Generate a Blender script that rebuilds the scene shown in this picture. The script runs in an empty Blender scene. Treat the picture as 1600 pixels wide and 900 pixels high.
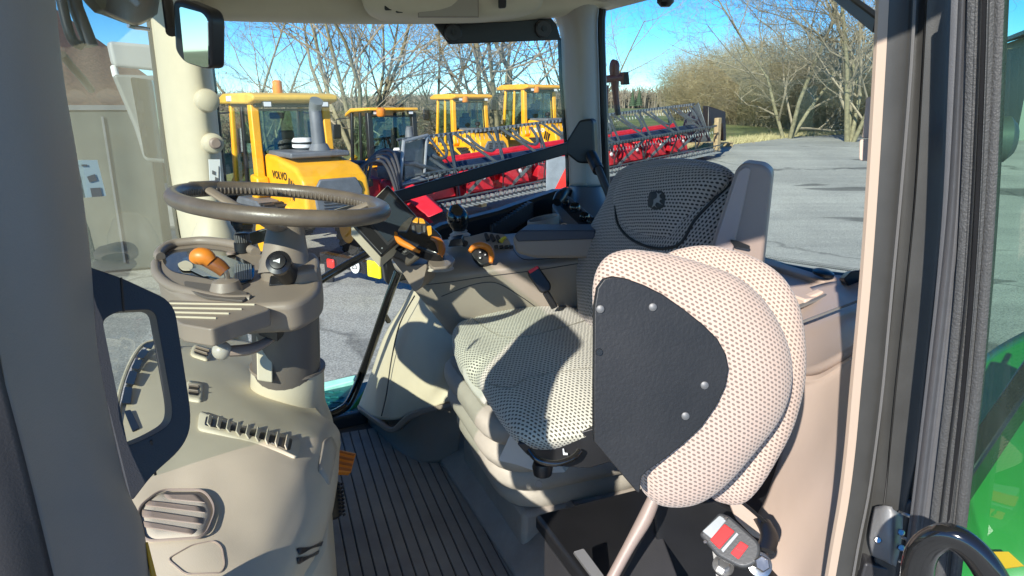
import bpy, bmesh, math, random
from mathutils import Vector as V, Matrix, noise
R = math.radians
random.seed(7)
S = bpy.context.scene; COL = S.collection
# ---------------------------------------------------------------- camera, world, sun
CZ = 2.4; F = 1050.0; TH = R(15.2)
cd = bpy.data.cameras.new('camera'); cam = bpy.data.objects.new('camera', cd); COL.objects.link(cam)
cam.location = (0, 0, CZ); cam.rotation_euler = (R(90) - TH, 0, 0)
cd.sensor_width = 36; cd.lens = F / 1600 * 36; cd.clip_start = .02; cd.clip_end = 3000
S.camera = cam
W = bpy.data.worlds.new('World'); S.world = W; W.use_nodes = True
nt = W.node_tree; bg = nt.nodes['Background']
sky = nt.nodes.new('ShaderNodeTexSky'); sky.sky_type = 'NISHITA'; sky.sun_disc = False
SUND = V((.45, .932, -.574)).normalized()          # direction the sunlight travels
el = math.asin(-SUND.z); az = math.atan2(-SUND.x, -SUND.y)
sky.sun_elevation = el; sky.sun_rotation = az
sky.air_density = .8; sky.dust_density = .0; sky.ozone_density = 4.0; sky.altitude = 600
gm = nt.nodes.new('ShaderNodeGamma'); gm.inputs[1].default_value = 1.2; hs = nt.nodes.new('ShaderNodeHueSaturation'); hs.inputs['Saturation'].default_value = 1.25; tn = nt.nodes.new('ShaderNodeMix'); tn.data_type = 'RGBA'; tn.blend_type = 'MULTIPLY'; tn.inputs[0].default_value = 1; tn.inputs[7].default_value = (.80, .93, 1, 1)
nt.links.new(sky.outputs[0], gm.inputs[0]); nt.links.new(gm.outputs[0], hs.inputs['Color']); nt.links.new(hs.outputs[0], tn.inputs[6]); nt.links.new(tn.outputs[2], bg.inputs[0]); bg.inputs[1].default_value = .10
sl = bpy.data.lights.new('sun', 'SUN'); sl.energy = 4.9; sl.angle = R(.55); sl.color = (1, .955, .88)
so = bpy.data.objects.new('sun', sl); COL.objects.link(so); so.rotation_euler = SUND.to_track_quat('-Z', 'Y').to_euler()
so.location = (-3, -6, 8)
vs = S.view_settings; vs.view_transform = 'Standard'; vs.look = 'None'; vs.gamma = 1; vs.use_curve_mapping = False
vs.exposure = .70
# ---------------------------------------------------------------- helpers
_c, _s = math.cos(TH), math.sin(TH)
def ray(px, py):
    a, b = px - 800, 450 - py
    f = F*_c + b*_s; u = b*_c - F*_s
    return V((a/f, 1, u/f))
C0 = V((0, 0, CZ))
def P(px, py, Y): return C0 + ray(px, py)*Y
def PZ(px, py, z):
    r = ray(px, py); return C0 + r*((z - CZ)/r.z)
def PP(px, py, pl):
    o, n = pl; r = ray(px, py); return C0 + r*((o - C0).dot(n)/r.dot(n))
def plane(a, b, c):
    A, B, Cc = P(*a), P(*b), P(*c); n = (B-A).cross(Cc-A).normalized()
    if n.dot(A - C0) > 0: n = -n
    return (A, n)                                   # normal faces the eye
def sst(t): t = max(0, min(1, t)); return t*t*(3-2*t)
def gz(x, y): return 1.1*sst((x+1.5)/8)*sst((y-9)/16)
def G(px, py):
    r = ray(px, py); y = 3.0
    while y < 300:
        if CZ + r.z*y <= gz(r.x*y, y): return C0 + r*y
        y += .05
    return C0 + r*300
UF = V((-.94, -.342, 0)); VA = V((-.342, .94, 0))    # tractor: forward, across (away from the open door)
def T(u, v, z): return UF*u + VA*v + V((0, 0, z))
def origin(o):
    p = V((0, 0, 0))
    while o is not None: p = p + V(o.location) if not o.get('_loc') else p; o = o.parent
    return p
def thing(name, label, cat, loc=(0, 0, 0), group=None, rz=0, local=False, kind=None):
    o = bpy.data.objects.new(name, None); COL.objects.link(o); o.location = loc; o.rotation_euler = (0, 0, rz)
    o.empty_display_size = .1
    LOCAL[o.name] = local
    return tag(o, label, cat, group, kind)
LOCAL = {}
def tag(o, label=None, cat=None, group=None, kind=None):
    if label: o['label'] = label
    if cat: o['category'] = cat
    if group: o['group'] = group
    if kind: o['kind'] = kind
    return o
def rootof(o):
    while o.parent: o = o.parent
    return o
def obj(name, bm, m, parent=None, smooth=True, bevel=0, seg=2, sub=0, solid=0, label=None, auto=35):
    """links a bmesh (world coordinates, or the thing's own when local) as ONE mesh object"""
    me = bpy.data.meshes.new(name)
    if isinstance(bm, tuple):
        me.from_pydata(bm[0], [], bm[1]); me.update()
    else:
        bm.to_mesh(me); bm.free()
    if parent is not None and not LOCAL.get(rootof(parent).name, False):
        me.transform(Matrix.Translation(-V(rootof(parent).location)))
    me.materials.append(m)
    o = bpy.data.objects.new(name, me); COL.objects.link(o)
    if parent is not None: o.parent = parent
    if smooth:
        for p in me.polygons: p.use_smooth = True
        me.set_sharp_from_angle(angle=R(auto))
    if solid:
        md = o.modifiers.new('s', 'SOLIDIFY'); md.thickness = abs(solid); md.offset = -1 if solid > 0 else 1
    if sub:
        md = o.modifiers.new('sub', 'SUBSURF'); md.levels = md.render_levels = sub
    if bevel:
        md = o.modifiers.new('b', 'BEVEL'); md.width = bevel; md.segments = seg; md.limit_method = 'ANGLE'; md.angle_limit = R(40)
        md.harden_normals = False
    if label: o['label'] = label
    return o
def cr(pts, n=6, closed=False):
    """Catmull-Rom through tuples/vectors of any length"""
    out = []; N = len(pts); rng = N if closed else N-1
    g = (lambda i: pts[i % N]) if closed else (lambda i: pts[max(0, min(N-1, i))])
    for i in range(rng):
        p0, p1, p2, p3 = g(i-1), g(i), g(i+1), g(i+2)
        for k in range(n):
            t = k/n
            out.append(tuple(.5*((2*b)+(-a+c)*t+(2*a-5*b+4*c-d)*t*t+(-a+3*b-3*c+d)*t**3) for a, b, c, d in zip(p0, p1, p2, p3)))
    if not closed: out.append(tuple(pts[-1]))
    return out
def rnd(pts, r=8, n=4):
    """round the corners of a closed pixel outline"""
    out = []; N = len(pts)
    for i in range(N):
        p = V(pts[i][:2]); a = V(pts[i-1][:2]); b = V(pts[(i+1) % N][:2])
        rr = pts[i][2] if len(pts[i]) > 2 else r
        da, db = (a-p), (b-p); ra = min(rr, da.length*.45); rb = min(rr, db.length*.45)
        s = p+da.normalized()*ra; e = p+db.normalized()*rb
        for k in range(n+1):
            t = k/n; q = s*(1-t)**2 + p*2*t*(1-t) + e*t*t; out.append((q.x, q.y))
    return out
def ext(pts3, off):
    bm = bmesh.new(); vs_ = [bm.verts.new(p) for p in pts3]; f = bm.faces.new(vs_)
    r = bmesh.ops.extrude_face_region(bm, geom=[f]); nv = [g for g in r['geom'] if isinstance(g, bmesh.types.BMVert)]
    bmesh.ops.translate(bm, verts=nv, vec=off)
    bmesh.ops.recalc_face_normals(bm, faces=bm.faces); return bm
def slab(name, outline, pl, th, m, parent=None, bevel=.003, r=0, holes=None, **k):
    """outline (pixels) laid on a plane of its own, with thickness th behind it"""
    if r: outline = rnd(outline, r)
    bm = ext([PP(x, y, pl) for x, y in [q[:2] for q in outline]], -pl[1]*th)
    return obj(name, bm, m, parent, bevel=bevel, **k)
def frame_bm(outer, inner, pl, th):
    """ring between two outlines of equal point count"""
    bm = bmesh.new(); n = len(outer)
    O = [bm.verts.new(PP(*p[:2], pl)) for p in outer]; I = [bm.verts.new(PP(*p[:2], pl)) for p in inner]
    fs = [bm.faces.new((O[i], O[(i+1) % n], I[(i+1) % n], I[i])) for i in range(n)]
    r = bmesh.ops.extrude_face_region(bm, geom=fs)
    bmesh.ops.translate(bm, verts=[g for g in r['geom'] if isinstance(g, bmesh.types.BMVert)], vec=-pl[1]*th)
    bmesh.ops.recalc_face_normals(bm, faces=bm.faces); return bm
def surf(rows, nu=5, nv=5):
    """smooth sheet through a grid of (px,py,Y) points"""
    g = [cr(r, nu) for r in rows]
    cols = [cr([g[j][i] for j in range(len(g))], nv) for i in range(len(g[0]))]
    bm = bmesh.new(); vv = [[bm.verts.new(P(*p)) for p in c] for c in cols]
    for i in range(len(vv)-1):
        for j in range(len(vv[0])-1):
            bm.faces.new((vv[i][j], vv[i+1][j], vv[i+1][j+1], vv[i][j+1]))
    bmesh.ops.recalc_face_normals(bm, faces=bm.faces)
    c = sum((f.calc_center_median() for f in bm.faces), V())/len(bm.faces)
    s = sum(f.normal.dot(C0 - f.calc_center_median())*f.calc_area() for f in bm.faces)
    if s < 0: bmesh.ops.reverse_faces(bm, faces=bm.faces)
    return bm
def tube_into(bm, pts, rad, seg=10, closed=False, cap=True, up=None, sq=None):
    pts = [V(p) for p in pts]; n = len(pts)
    if not isinstance(rad, (list, tuple)): rad = [rad]*n
    if len(rad) != n: rad = [rad[0] + (rad[-1]-rad[0])*i/(n-1) for i in range(n)] if len(rad) == 2 else [q[0] for q in cr([(r_,) for r_ in rad], (n-1)//(len(rad)-1))]
    rad = list(rad) + [rad[-1]]*(n-len(rad))
    rings = []; nrm = None
    for i in range(n):
        a = pts[i-1] if (i or closed) else pts[i]; b = pts[(i+1) % n] if (i < n-1 or closed) else pts[i]
        t = (b-a).normalized() if (b-a).length > 1e-9 else V((0, 0, 1))
        if nrm is None:
            ref = V(up) if up else (V((0, 0, 1)) if abs(t.z) < .9 else V((1, 0, 0)))
            nrm = (ref - t*ref.dot(t)).normalized()
        else:
            nrm = (nrm - t*nrm.dot(t)).normalized()
        bi = t.cross(nrm); sx, sy = sq if sq else (1, 1)
        rings.append([bm.verts.new(pts[i] + nrm*math.cos(2*math.pi*k/seg)*rad[i]*sx + bi*math.sin(2*math.pi*k/seg)*rad[i]*sy) for k in range(seg)])
    for i in range(n if closed else n-1):
        A, B = rings[i], rings[(i+1) % n]
        for k in range(seg): bm.faces.new((A[k], A[(k+1) % seg], B[(k+1) % seg], B[k]))
    if cap and not closed: bm.faces.new(rings[0][::-1]); bm.faces.new(rings[-1])
    return bm
def tube(name, pts, rad, m, parent=None, seg=12, closed=False, n=0, **k):
    kk = {q: k.pop(q) for q in ('up', 'sq') if q in k}
    if n: pts = cr([tuple(p) for p in pts], n, closed)
    bm = bmesh.new(); tube_into(bm, pts, rad, seg, closed, **kk); bmesh.ops.recalc_face_normals(bm, faces=bm.faces)
    return obj(name, bm, m, parent, **k)
def lathe_into(bm, o, ax, prof, seg=24, sq=(1, 1), ref=None):
    o = V(o); ax = V(ax).normalized(); ref = V(ref) if ref else (V((0, 0, 1)) if abs(ax.z) < .9 else V((1, 0, 0)))
    e1 = (ref - ax*ref.dot(ax)).normalized(); e2 = ax.cross(e1); rings = []
    for r, h in prof:
        rings.append([bm.verts.new(o + ax*h + e1*math.cos(2*math.pi*k/seg)*r*sq[0] + e2*math.sin(2*math.pi*k/seg)*r*sq[1]) for k in range(seg)])
    for A, B in zip(rings, rings[1:]):
        for k in range(seg): bm.faces.new((A[k], A[(k+1) % seg], B[(k+1) % seg], B[k]))
    bm.faces.new(rings[0][::-1]); bm.faces.new(rings[-1]); return bm
def lathe(name, o, ax, prof, m, parent=None, seg=24, sq=(1, 1), ref=None, **k):
    bm = bmesh.new(); lathe_into(bm, o, ax, prof, seg, sq, ref); bmesh.ops.recalc_face_normals(bm, faces=bm.faces)
    return obj(name, bm, m, parent, **k)
def box_into(bm, c, d, ax=None):
    """box centred at c with full size d along axes ax"""
    e = ax or (V((1, 0, 0)), V((0, 1, 0)), V((0, 0, 1))); c = V(c)
    v = [bm.verts.new(c + e[0]*d[0]*.5*i + e[1]*d[1]*.5*j + e[2]*d[2]*.5*k) for i in (-1, 1) for j in (-1, 1) for k in (-1, 1)]
    for q in ((0, 1, 3, 2), (4, 6, 7, 5), (0, 4, 5, 1), (2, 3, 7, 6), (0, 2, 6, 4), (1, 5, 7, 3)): bm.faces.new([v[i] for i in q])
    return bm
def box(name, c, d, m, parent=None, ax=None, bevel=.004, **k):
    return obj(name, box_into(bmesh.new(), c, d, ax), m, parent, bevel=bevel, **k)
def bar_into(bm, a, b, w, h, up=(0, 0, 1)):
    a, b = V(a), V(b); t = (b-a).normalized(); up = V(up); s = t.cross(up)
    if s.length < 1e-4: s = t.cross(V((1, 0, 0)))
    s.normalize(); u = s.cross(t); return box_into(bm, (a+b)/2, ((b-a).length, w, h), (t, s, u))
def pillow(name, outline, pl, front, back, m, parent=None, n=10, crown=.35, smooth_n=6, sub=0, wob=None, puv=True):
    """upholstered cushion: closed outline (pixels) on a plane, puffed towards the front and less to the back; UV = cloth metres"""
    pts = cr([p[:2] for p in outline], smooth_n, True); P3 = [PP(x, y, pl) for x, y in pts]
    nn = pl[1]; c = sum(P3, V())/len(P3)
    e1 = (P3[0]-c).normalized(); e1 = (e1 - nn*e1.dot(nn)).normalized(); e2 = nn.cross(e1)
    bm = bmesh.new(); uvl = bm.loops.layers.uv.new('uv'); rings = []; uvr = []
    L = len(P3); prof = []
    for i in range(n+1):                       # front, centre -> rim
        t = math.sin(i/n*math.pi/2); prof.append((t, front*(max(0, 1-t**4))**.5*(1-crown*t*t*.5)))
    for i in range(1, 6):
        t = math.cos(i/5*math.pi/2*.96); prof.append((t, -back*(max(0, 1-t**4))**.5))
    prev = None; arc = [0.0]*L
    for t, h in prof[1:]:
        ring = []; uu = []
        for k, p in enumerate(P3):
            q = c + (p-c)*t + nn*(h if wob is None else h + wob((p-c)*t, t))
            ring.append(bm.verts.new(q))
            pq = prev[k] if prev else c + nn*front
            arc[k] += (q-pq).length
            d = (p-c).normalized(); uu.append((d.dot(e1)*arc[k], d.dot(e2)*arc[k]))
        prev = [v.co.copy() for v in ring]; rings.append(ring); uvr.append(uu)
    cv = bm.verts.new(c + nn*(front if wob is None else front + wob(V(), 0)))
    for k in range(L):
        f = bm.faces.new((cv, rings[0][k], rings[0][(k+1) % L]))
        for lp, u in zip(f.loops, ((0, 0), uvr[0][k], uvr[0][(k+1) % L])): lp[uvl].uv = u
    for i in range(len(rings)-1):
        for k in range(L):
            k2 = (k+1) % L
            f = bm.faces.new((rings[i][k], rings[i+1][k], rings[i+1][k2], rings[i][k2]))
            for lp, u in zip(f.loops, (uvr[i][k], uvr[i+1][k], uvr[i+1][k2], uvr[i][k2])): lp[uvl].uv = u
    bm.faces.new(rings[-1][::-1])
    bmesh.ops.recalc_face_normals(bm, faces=bm.faces)
    return obj(name, bm, m, parent, sub=sub, auto=80)
# ---------------------------------------------------------------- materials
def mat(name, col, rough=.5, metal=0, bump=0, scale=200, var=0, vscale=6, spec=.5, coat=0, wear=None, bdist=.001, alpha=None):
    m = bpy.data.materials.new(name); m.use_nodes = True; nt = m.node_tree; N = nt.nodes; L = nt.links; b = N['Principled BSDF']
    b.inputs['Base Color'].default_value = (*col, 1); b.inputs['Roughness'].default_value = rough; b.inputs['Metallic'].default_value = metal
    b.inputs['Specular IOR Level'].default_value = spec; b.inputs['Coat Weight'].default_value = coat
    tc = N.new('ShaderNodeTexCoord')
    if bump:
        nz = N.new('ShaderNodeTexNoise'); nz.inputs['Scale'].default_value = scale; nz.inputs['Detail'].default_value = 3
        bp = N.new('ShaderNodeBump'); bp.inputs['Strength'].default_value = bump; bp.inputs['Distance'].default_value = bdist
        L.new(tc.outputs['Object'], nz.inputs[0]); L.new(nz.outputs[0], bp.inputs['Height']); L.new(bp.outputs[0], b.inputs['Normal'])
    if var:
        n2 = N.new('ShaderNodeTexNoise'); n2.inputs['Scale'].default_value = vscale; n2.inputs['Detail'].default_value = 6; n2.inputs['Roughness'].default_value = .65
        L.new(tc.outputs['Object'], n2.inputs[0])
        cr_ = N.new('ShaderNodeValToRGB'); cr_.color_ramp.elements[0].position = .3; cr_.color_ramp.elements[1].position = .72
        w = wear or tuple(min(1, c*(1+var)) for c in col)
        cr_.color_ramp.elements[0].color = (*(tuple(c*(1-var) for c in col) if not wear else col), 1); cr_.color_ramp.elements[1].color = (*w, 1)
        L.new(n2.outputs[0], cr_.inputs[0]); L.new(cr_.outputs[0], b.inputs['Base Color'])
        mr = N.new('ShaderNodeMapRange'); mr.inputs[3].default_value = max(0, rough-.08); mr.inputs[4].default_value = min(1, rough+.1)
        L.new(n2.outputs[0], mr.inputs[0]); L.new(mr.outputs[0], b.inputs['Roughness'])
    return m
M = dict(
 beige=mat('beige_plastic', (.57, .50, .365), .52, bump=.35, scale=900, var=.05, vscale=9, bdist=.0006),
 tan=mat('tan_plastic', (.52, .40, .325), .5, bump=.3, scale=800, var=.05, vscale=7, bdist=.0006),
 taupe=mat('taupe_plastic', (.25, .20, .158), .45, bump=.3, scale=800, var=.06, vscale=8, bdist=.0006),
 brownp=mat('brown_plastic', (.30, .225, .185), .45, bump=.3, scale=800, var=.05, vscale=7, bdist=.0006),
 grey=mat('grey_plastic', (.13, .125, .12), .45, bump=.3, scale=700, var=.08, bdist=.0006),
 dark=mat('dark_plastic', (.035, .034, .036), .42, bump=.35, scale=700, var=.15, bdist=.0006),
 black=mat('black_plastic', (.014, .014, .015), .35, bump=.15, scale=500, var=.2, bdist=.0005),
 blackp=mat('black_paint', (.012, .012, .014), .25, coat=.3, var=.15, vscale=20),
 gloss=mat('glossy_black', (.01, .01, .01), .12, coat=.6),
 rubber=mat('rubber_seal', (.085, .085, .09), .5, bump=.3, scale=900, var=.06, vscale=60, bdist=.001),
 steel=mat('zinc_steel', (.55, .54, .52), .35, metal=1, bump=.15, scale=300, var=.15, vscale=40),
 chrome=mat('bright_steel', (.7, .7, .7), .18, metal=1),
 orange=mat('orange_plastic', (.72, .22, .02), .4, coat=.15, var=.06),
 red=mat('red_paint', (.62, .018, .03), .38, var=.18, vscale=5, coat=.2),
 redl=mat('red_lamp_plastic', (.75, .03, .02), .3, coat=.2),
 yellow=mat('machine_yellow_paint', (.80, .38, .012), .42, var=.12, vscale=3, coat=.1),
 yellow2=mat('faded_yellow_paint', (.66, .40, .05), .5, var=.15, vscale=3),
 green=mat('green_paint', (.015, .24, .035), .4, var=.08, coat=.4),
 mgrey=mat('machine_grey_paint', (.12, .13, .14), .5, var=.2, vscale=4),
 reelgrey=mat('reel_dark_steel', (.09, .11, .12), .35, metal=.4, var=.3, vscale=5),
 tyre=mat('tyre_rubber', (.02, .02, .02), .75, bump=.6, scale=40, var=.2),
 white=mat('white_plastic', (.7, .7, .68), .5),
 silver=mat('galvanised_plate', (.30, .32, .33), .5, metal=.5, var=.2, vscale=6),
 wood=mat('pallet_wood', (.42, .30, .16), .8, var=.3, vscale=12, bump=.4, scale=60),
 mat_=mat('floor_rubber', (.24, .205, .17), .6, bump=.5, scale=400, var=.2, vscale=7, wear=(.38, .34, .28), bdist=.0008),
)
def glassm(name, tint, refl=.05, dust=.0, dustcol=(.75, .8, .72), gmul=.85):
    """clear sheet glass: sees through, mirrors by Fresnel, carries a film of dust"""
    m = bpy.data.materials.new(name); m.use_nodes = True; nt = m.node_tree; N = nt.nodes; L = nt.links
    for n in list(N):
        if n.type == 'BSDF_PRINCIPLED': N.remove(n)
    out = [n for n in N if n.type == 'OUTPUT_MATERIAL'][0]
    tr = N.new('ShaderNodeBsdfTransparent'); tr.inputs[0].default_value = (*tint, 1)
    gl = N.new('ShaderNodeBsdfGlossy'); gl.inputs['Roughness'].default_value = .01; gl.inputs[0].default_value = (1, 1, 1, 1)
    lw = N.new('ShaderNodeLayerWeight'); lw.inputs[0].default_value = .5
    pw = N.new('ShaderNodeMath'); pw.operation = 'POWER'; pw.inputs[1].default_value = 5; L.new(lw.outputs['Facing'], pw.inputs[0])
    ml = N.new('ShaderNodeMath'); ml.operation = 'MULTIPLY_ADD'; ml.inputs[1].default_value = gmul; ml.inputs[2].default_value = refl; L.new(pw.outputs[0], ml.inputs[0])
    mx = N.new('ShaderNodeMixShader'); L.new(ml.outputs[0], mx.inputs[0]); L.new(tr.outputs[0], mx.inputs[1]); L.new(gl.outputs[0], mx.inputs[2])
    last = mx
    if dust:
        df = N.new('ShaderNodeBsdfDiffuse'); df.inputs[0].default_value = (*dustcol, 1)
        nz = N.new('ShaderNodeTexNoise'); nz.inputs['Scale'].default_value = 9; nz.inputs['Detail'].default_value = 8; nz.inputs['Distortion'].default_value = 1.5
        mr = N.new('ShaderNodeMapRange'); mr.inputs[1].default_value = .3; mr.inputs[2].default_value = .7; mr.inputs[3].default_value = dust*.6; mr.inputs[4].default_value = dust*1.4
        tc = N.new('ShaderNodeTexCoord'); L.new(tc.outputs['Object'], nz.inputs[0]); L.new(nz.outputs[0], mr.inputs[0])
        m2 = N.new('ShaderNodeMixShader'); L.new(mr.outputs[0], m2.inputs[0]); L.new(mx.outputs[0], m2.inputs[1]); L.new(df.outputs[0], m2.inputs[2]); last = m2
    L.new(last.outputs[0], out.inputs[0]); return m
M['glass'] = glassm('clear_glass', (.93, .97, .93))
M['wsglass'] = glassm('dusty_windscreen_glass', (.74, .81, .74), refl=.03, dust=.035, gmul=.33)
M['rearglass'] = glassm('tinted_rear_glass', (.84, .92, .86), refl=.02, dust=.006)
M['doorglass'] = glassm('green_tinted_door_glass', (.50, .72, .56), dust=.05, dustcol=(.4, .6, .5))
M['mglass'] = glassm('machine_window_glass', (.80, .90, .84))
def clothm(name, base, dark, pu=.0062, pv=.0050, size=.36, bump=.5):
    """knitted spacer fabric: staggered rows of small dark holes, from cloth UVs in metres"""
    m = bpy.data.materials.new(name); m.use_nodes = True; nt = m.node_tree; N = nt.nodes; L = nt.links; b = N['Principled BSDF']
    b.inputs['Roughness'].default_value = .9; b.inputs['Specular IOR Level'].default_value = .15
    b.inputs['Sheen Weight'].default_value = .2
    uv = N.new('ShaderNodeUVMap'); uv.uv_map = 'uv'; sp = N.new('ShaderNodeSeparateXYZ'); L.new(uv.outputs[0], sp.inputs[0])
    def mth(op, a, b_=None):
        n = N.new('ShaderNodeMath'); n.operation = op
        for i, x in enumerate((a, b_)):
            if x is None: continue
            if isinstance(x, (int, float)): n.inputs[i].default_value = x
            else: L.new(x, n.inputs[i])
        return n.outputs[0]
    nz0 = N.new('ShaderNodeTexNoise'); nz0.inputs['Scale'].default_value = 60; L.new(uv.outputs[0], nz0.inputs[0])
    jit = mth('MULTIPLY', mth('SUBTRACT', nz0.outputs[0], .5), .5)
    row = mth('ADD', mth('DIVIDE', sp.outputs[1], pv), jit); ri = mth('FLOOR', row); rf = mth('SUBTRACT', mth('SUBTRACT', row, ri), .5)
    cx = mth('ADD', mth('ADD', mth('DIVIDE', sp.outputs[0], pu), mth('MULTIPLY', ri, .5)), jit); ci = mth('FLOOR', cx); cf = mth('SUBTRACT', mth('SUBTRACT', cx, ci), .5)
    d = mth('SQRT', mth('ADD', mth('POWER', mth('MULTIPLY', mth('ABSOLUTE', cf), 1.0), 2), mth('POWER', mth('MULTIPLY', mth('ABSOLUTE', rf), 1.35), 2)))
    rp = N.new('ShaderNodeMapRange'); rp.inputs[1].default_value = size-.10; rp.inputs[2].default_value = size+.05; rp.interpolation_type = 'SMOOTHSTEP'
    L.new(d, rp.inputs[0])
    mx = N.new('ShaderNodeMix'); mx.data_type = 'RGBA'; L.new(rp.outputs[0], mx.inputs[0])
    nz = N.new('ShaderNodeTexNoise'); nz.inputs['Scale'].default_value = 9; L.new(uv.outputs[0], nz.inputs[0])
    hs = N.new('ShaderNodeHueSaturation'); hs.inputs['Color'].default_value = (*base, 1)
    mv = N.new('ShaderNodeMapRange'); mv.inputs[3].default_value = .88; mv.inputs[4].default_value = 1.1; L.new(nz.outputs[0], mv.inputs[0]); L.new(mv.outputs[0], hs.inputs['Value'])
    mx.inputs[6].default_value = (*dark, 1); L.new(hs.outputs[0], mx.inputs[7]); L.new(mx.outputs[2], b.inputs['Base Color'])
    bp = N.new('ShaderNodeBump'); bp.inputs['Strength'].default_value = bump; bp.inputs['Distance'].default_value = .0015
    L.new(rp.outputs[0], bp.inputs['Height']); L.new(bp.outputs[0], b.inputs['Normal'])
    return m
M['cloth'] = clothm('cream_knit_fabric', (.56, .54, .44), (.085, .08, .065), pu=.0088, pv=.0064, size=.36)
M['clothp'] = clothm('pinkish_cream_knit_fabric', (.54, .41, .335), (.22, .165, .135), pu=.0068, pv=.0047, size=.36)
M['clothg'] = clothm('grey_knit_fabric', (.34, .30, .27), (.035, .03, .028), pu=.0088, pv=.0064, size=.38)
# ---------------------------------------------------------------- the setting outside
def groundmat():
    m = bpy.data.materials.new('field_grass'); m.use_nodes = True; nt = m.node_tree; N = nt.nodes; L = nt.links; b = N['Principled BSDF']; b.inputs['Roughness'].default_value = .95
    tc = N.new('ShaderNodeTexCoord'); n1 = N.new('ShaderNodeTexNoise'); n1.inputs['Scale'].default_value = .12; n1.inputs['Detail'].default_value = 8
    n2 = N.new('ShaderNodeTexNoise'); n2.inputs['Scale'].default_value = 5; n2.inputs['Detail'].default_value = 8
    r1 = N.new('ShaderNodeValToRGB'); e = r1.color_ramp.elements; e[0].position = .35; e[0].color = (.12, .17, .035, 1); e[1].position = .65; e[1].color = (.24, .25, .09, 1)
    r2 = N.new('ShaderNodeValToRGB'); e = r2.color_ramp.elements; e[0].position = .3; e[0].color = (.6, .55, .45, 1); e[1].position = .7; e[1].color = (1.15, 1.15, 1.1, 1)
    mx = N.new('ShaderNodeMix'); mx.data_type = 'RGBA'; mx.blend_type = 'MULTIPLY'; mx.inputs[0].default_value = 1
    for n in (n1, n2): L.new(tc.outputs['Object'], n.inputs[0])
    L.new(n1.outputs[0], r1.inputs[0]); L.new(n2.outputs[0], r2.inputs[0]); L.new(r1.outputs[0], mx.inputs[6]); L.new(r2.outputs[0], mx.inputs[7]); L.new(mx.outputs[2], b.inputs['Base Color'])
    bp = N.new('ShaderNodeBump'); bp.inputs['Strength'].default_value = .8; bp.inputs['Distance'].default_value = .05; L.new(n2.outputs[0], bp.inputs['Height']); L.new(bp.outputs[0], b.inputs['Normal'])
    return m
def asphaltmat():
    m = bpy.data.materials.new('worn_asphalt'); m.use_nodes = True; nt = m.node_tree; N = nt.nodes; L = nt.links; b = N['Principled BSDF']; b.inputs['Roughness'].default_value = .85
    tc = N.new('ShaderNodeTexCoord')
    def nz(s, d=8, dist=0, mp=None):
        n = N.new('ShaderNodeTexNoise'); n.inputs['Scale'].default_value = s; n.inputs['Detail'].default_value = d; n.inputs['Distortion'].default_value = dist
        if mp:
            q = N.new('ShaderNodeMapping'); q.inputs['Scale'].default_value = mp; q.inputs['Rotation'].default_value = (0, 0, .25); L.new(tc.outputs['Object'], q.inputs[0]); L.new(q.outputs[0], n.inputs[0])
        else: L.new(tc.outputs['Object'], n.inputs[0])
        return n
    def ramp(n, p0, c0, p1, c1):
        r = N.new('ShaderNodeValToRGB'); e = r.color_ramp.elements; e[0].position = p0; e[0].color = (*c0, 1); e[1].position = p1; e[1].color = (*c1, 1); L.new(n.outputs[0], r.inputs[0]); return r
    def mul(a, b2):
        x = N.new('ShaderNodeMix'); x.data_type = 'RGBA'; x.blend_type = 'MULTIPLY'; x.inputs[0].default_value = 1; L.new(a, x.inputs[6]); L.new(b2, x.inputs[7]); return x.outputs[2]
    base = ramp(nz(.5, 10), .3, (.30, .295, .265), .7, (.43, .42, .37))
    grain = ramp(nz(55, 4), .35, (.62, .62, .62), .65, (1.3, 1.3, 1.28))
    stain = ramp(nz(.8, 3, .6, (.35, 1.1, 1)), .355, (.45, .45, .45), .385, (1, 1, 1))
    streak = ramp(nz(1.5, 5, .3, (.15, 2.2, 1)), .35, (.9, .9, .9), .6, (1.05, 1.05, 1.04))
    vo = N.new('ShaderNodeTexVoronoi'); vo.feature = 'DISTANCE_TO_EDGE'; vo.inputs['Scale'].default_value = .16
    wn = nz(.9, 6); mv = N.new('ShaderNodeMix'); mv.data_type = 'VECTOR'; mv.inputs[0].default_value = .12; L.new(tc.outputs['Object'], mv.inputs[4]); sc_ = N.new('ShaderNodeVectorMath'); sc_.operation = 'SCALE'; sc_.inputs[3].default_value = 12; L.new(wn.outputs[1], sc_.inputs[0]); L.new(sc_.outputs[0], mv.inputs[5]); L.new(mv.outputs[1], vo.inputs[0])
    crk = ramp(vo, .0, (.55, .55, .55), .012, (1, 1, 1))
    L.new(mul(crk.outputs[0], mul(mul(mul(base.outputs[0], grain.outputs[0]), stain.outputs[0]), streak.outputs[0])), b.inputs['Base Color'])
    bp = N.new('ShaderNodeBump'); bp.inputs['Strength'].default_value = .6; bp.inputs['Distance'].default_value = .006; L.new(nz(70, 4).outputs[0], bp.inputs['Height']); L.new(bp.outputs[0], b.inputs['Normal'])
    return m
M['grassm'] = groundmat(); M['asph'] = asphaltmat()
def sheet(name, pts, m, kind='structure'):
    bm = bmesh.new(); bm.faces.new([bm.verts.new(p) for p in pts]); return tag(obj(name, bm, m, smooth=False), kind=kind)
def grid_sheet(name, xs_of, ys, m, dz=0):
    bm = bmesh.new(); rows = []
    for y in ys: rows.append([bm.verts.new((x, y, gz(x, y)+dz)) for x in xs_of(y)])
    for A, B in zip(rows, rows[1:]):
        for i in range(len(A)-1): bm.faces.new((A[i], A[i+1], B[i+1], B[i]))
    return tag(obj(name, bm, m), kind='structure')
XS = [-900, -300, -120, -60, -40] + [-30+i for i in range(0, 71)] + [60, 120, 300, 900]
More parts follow.
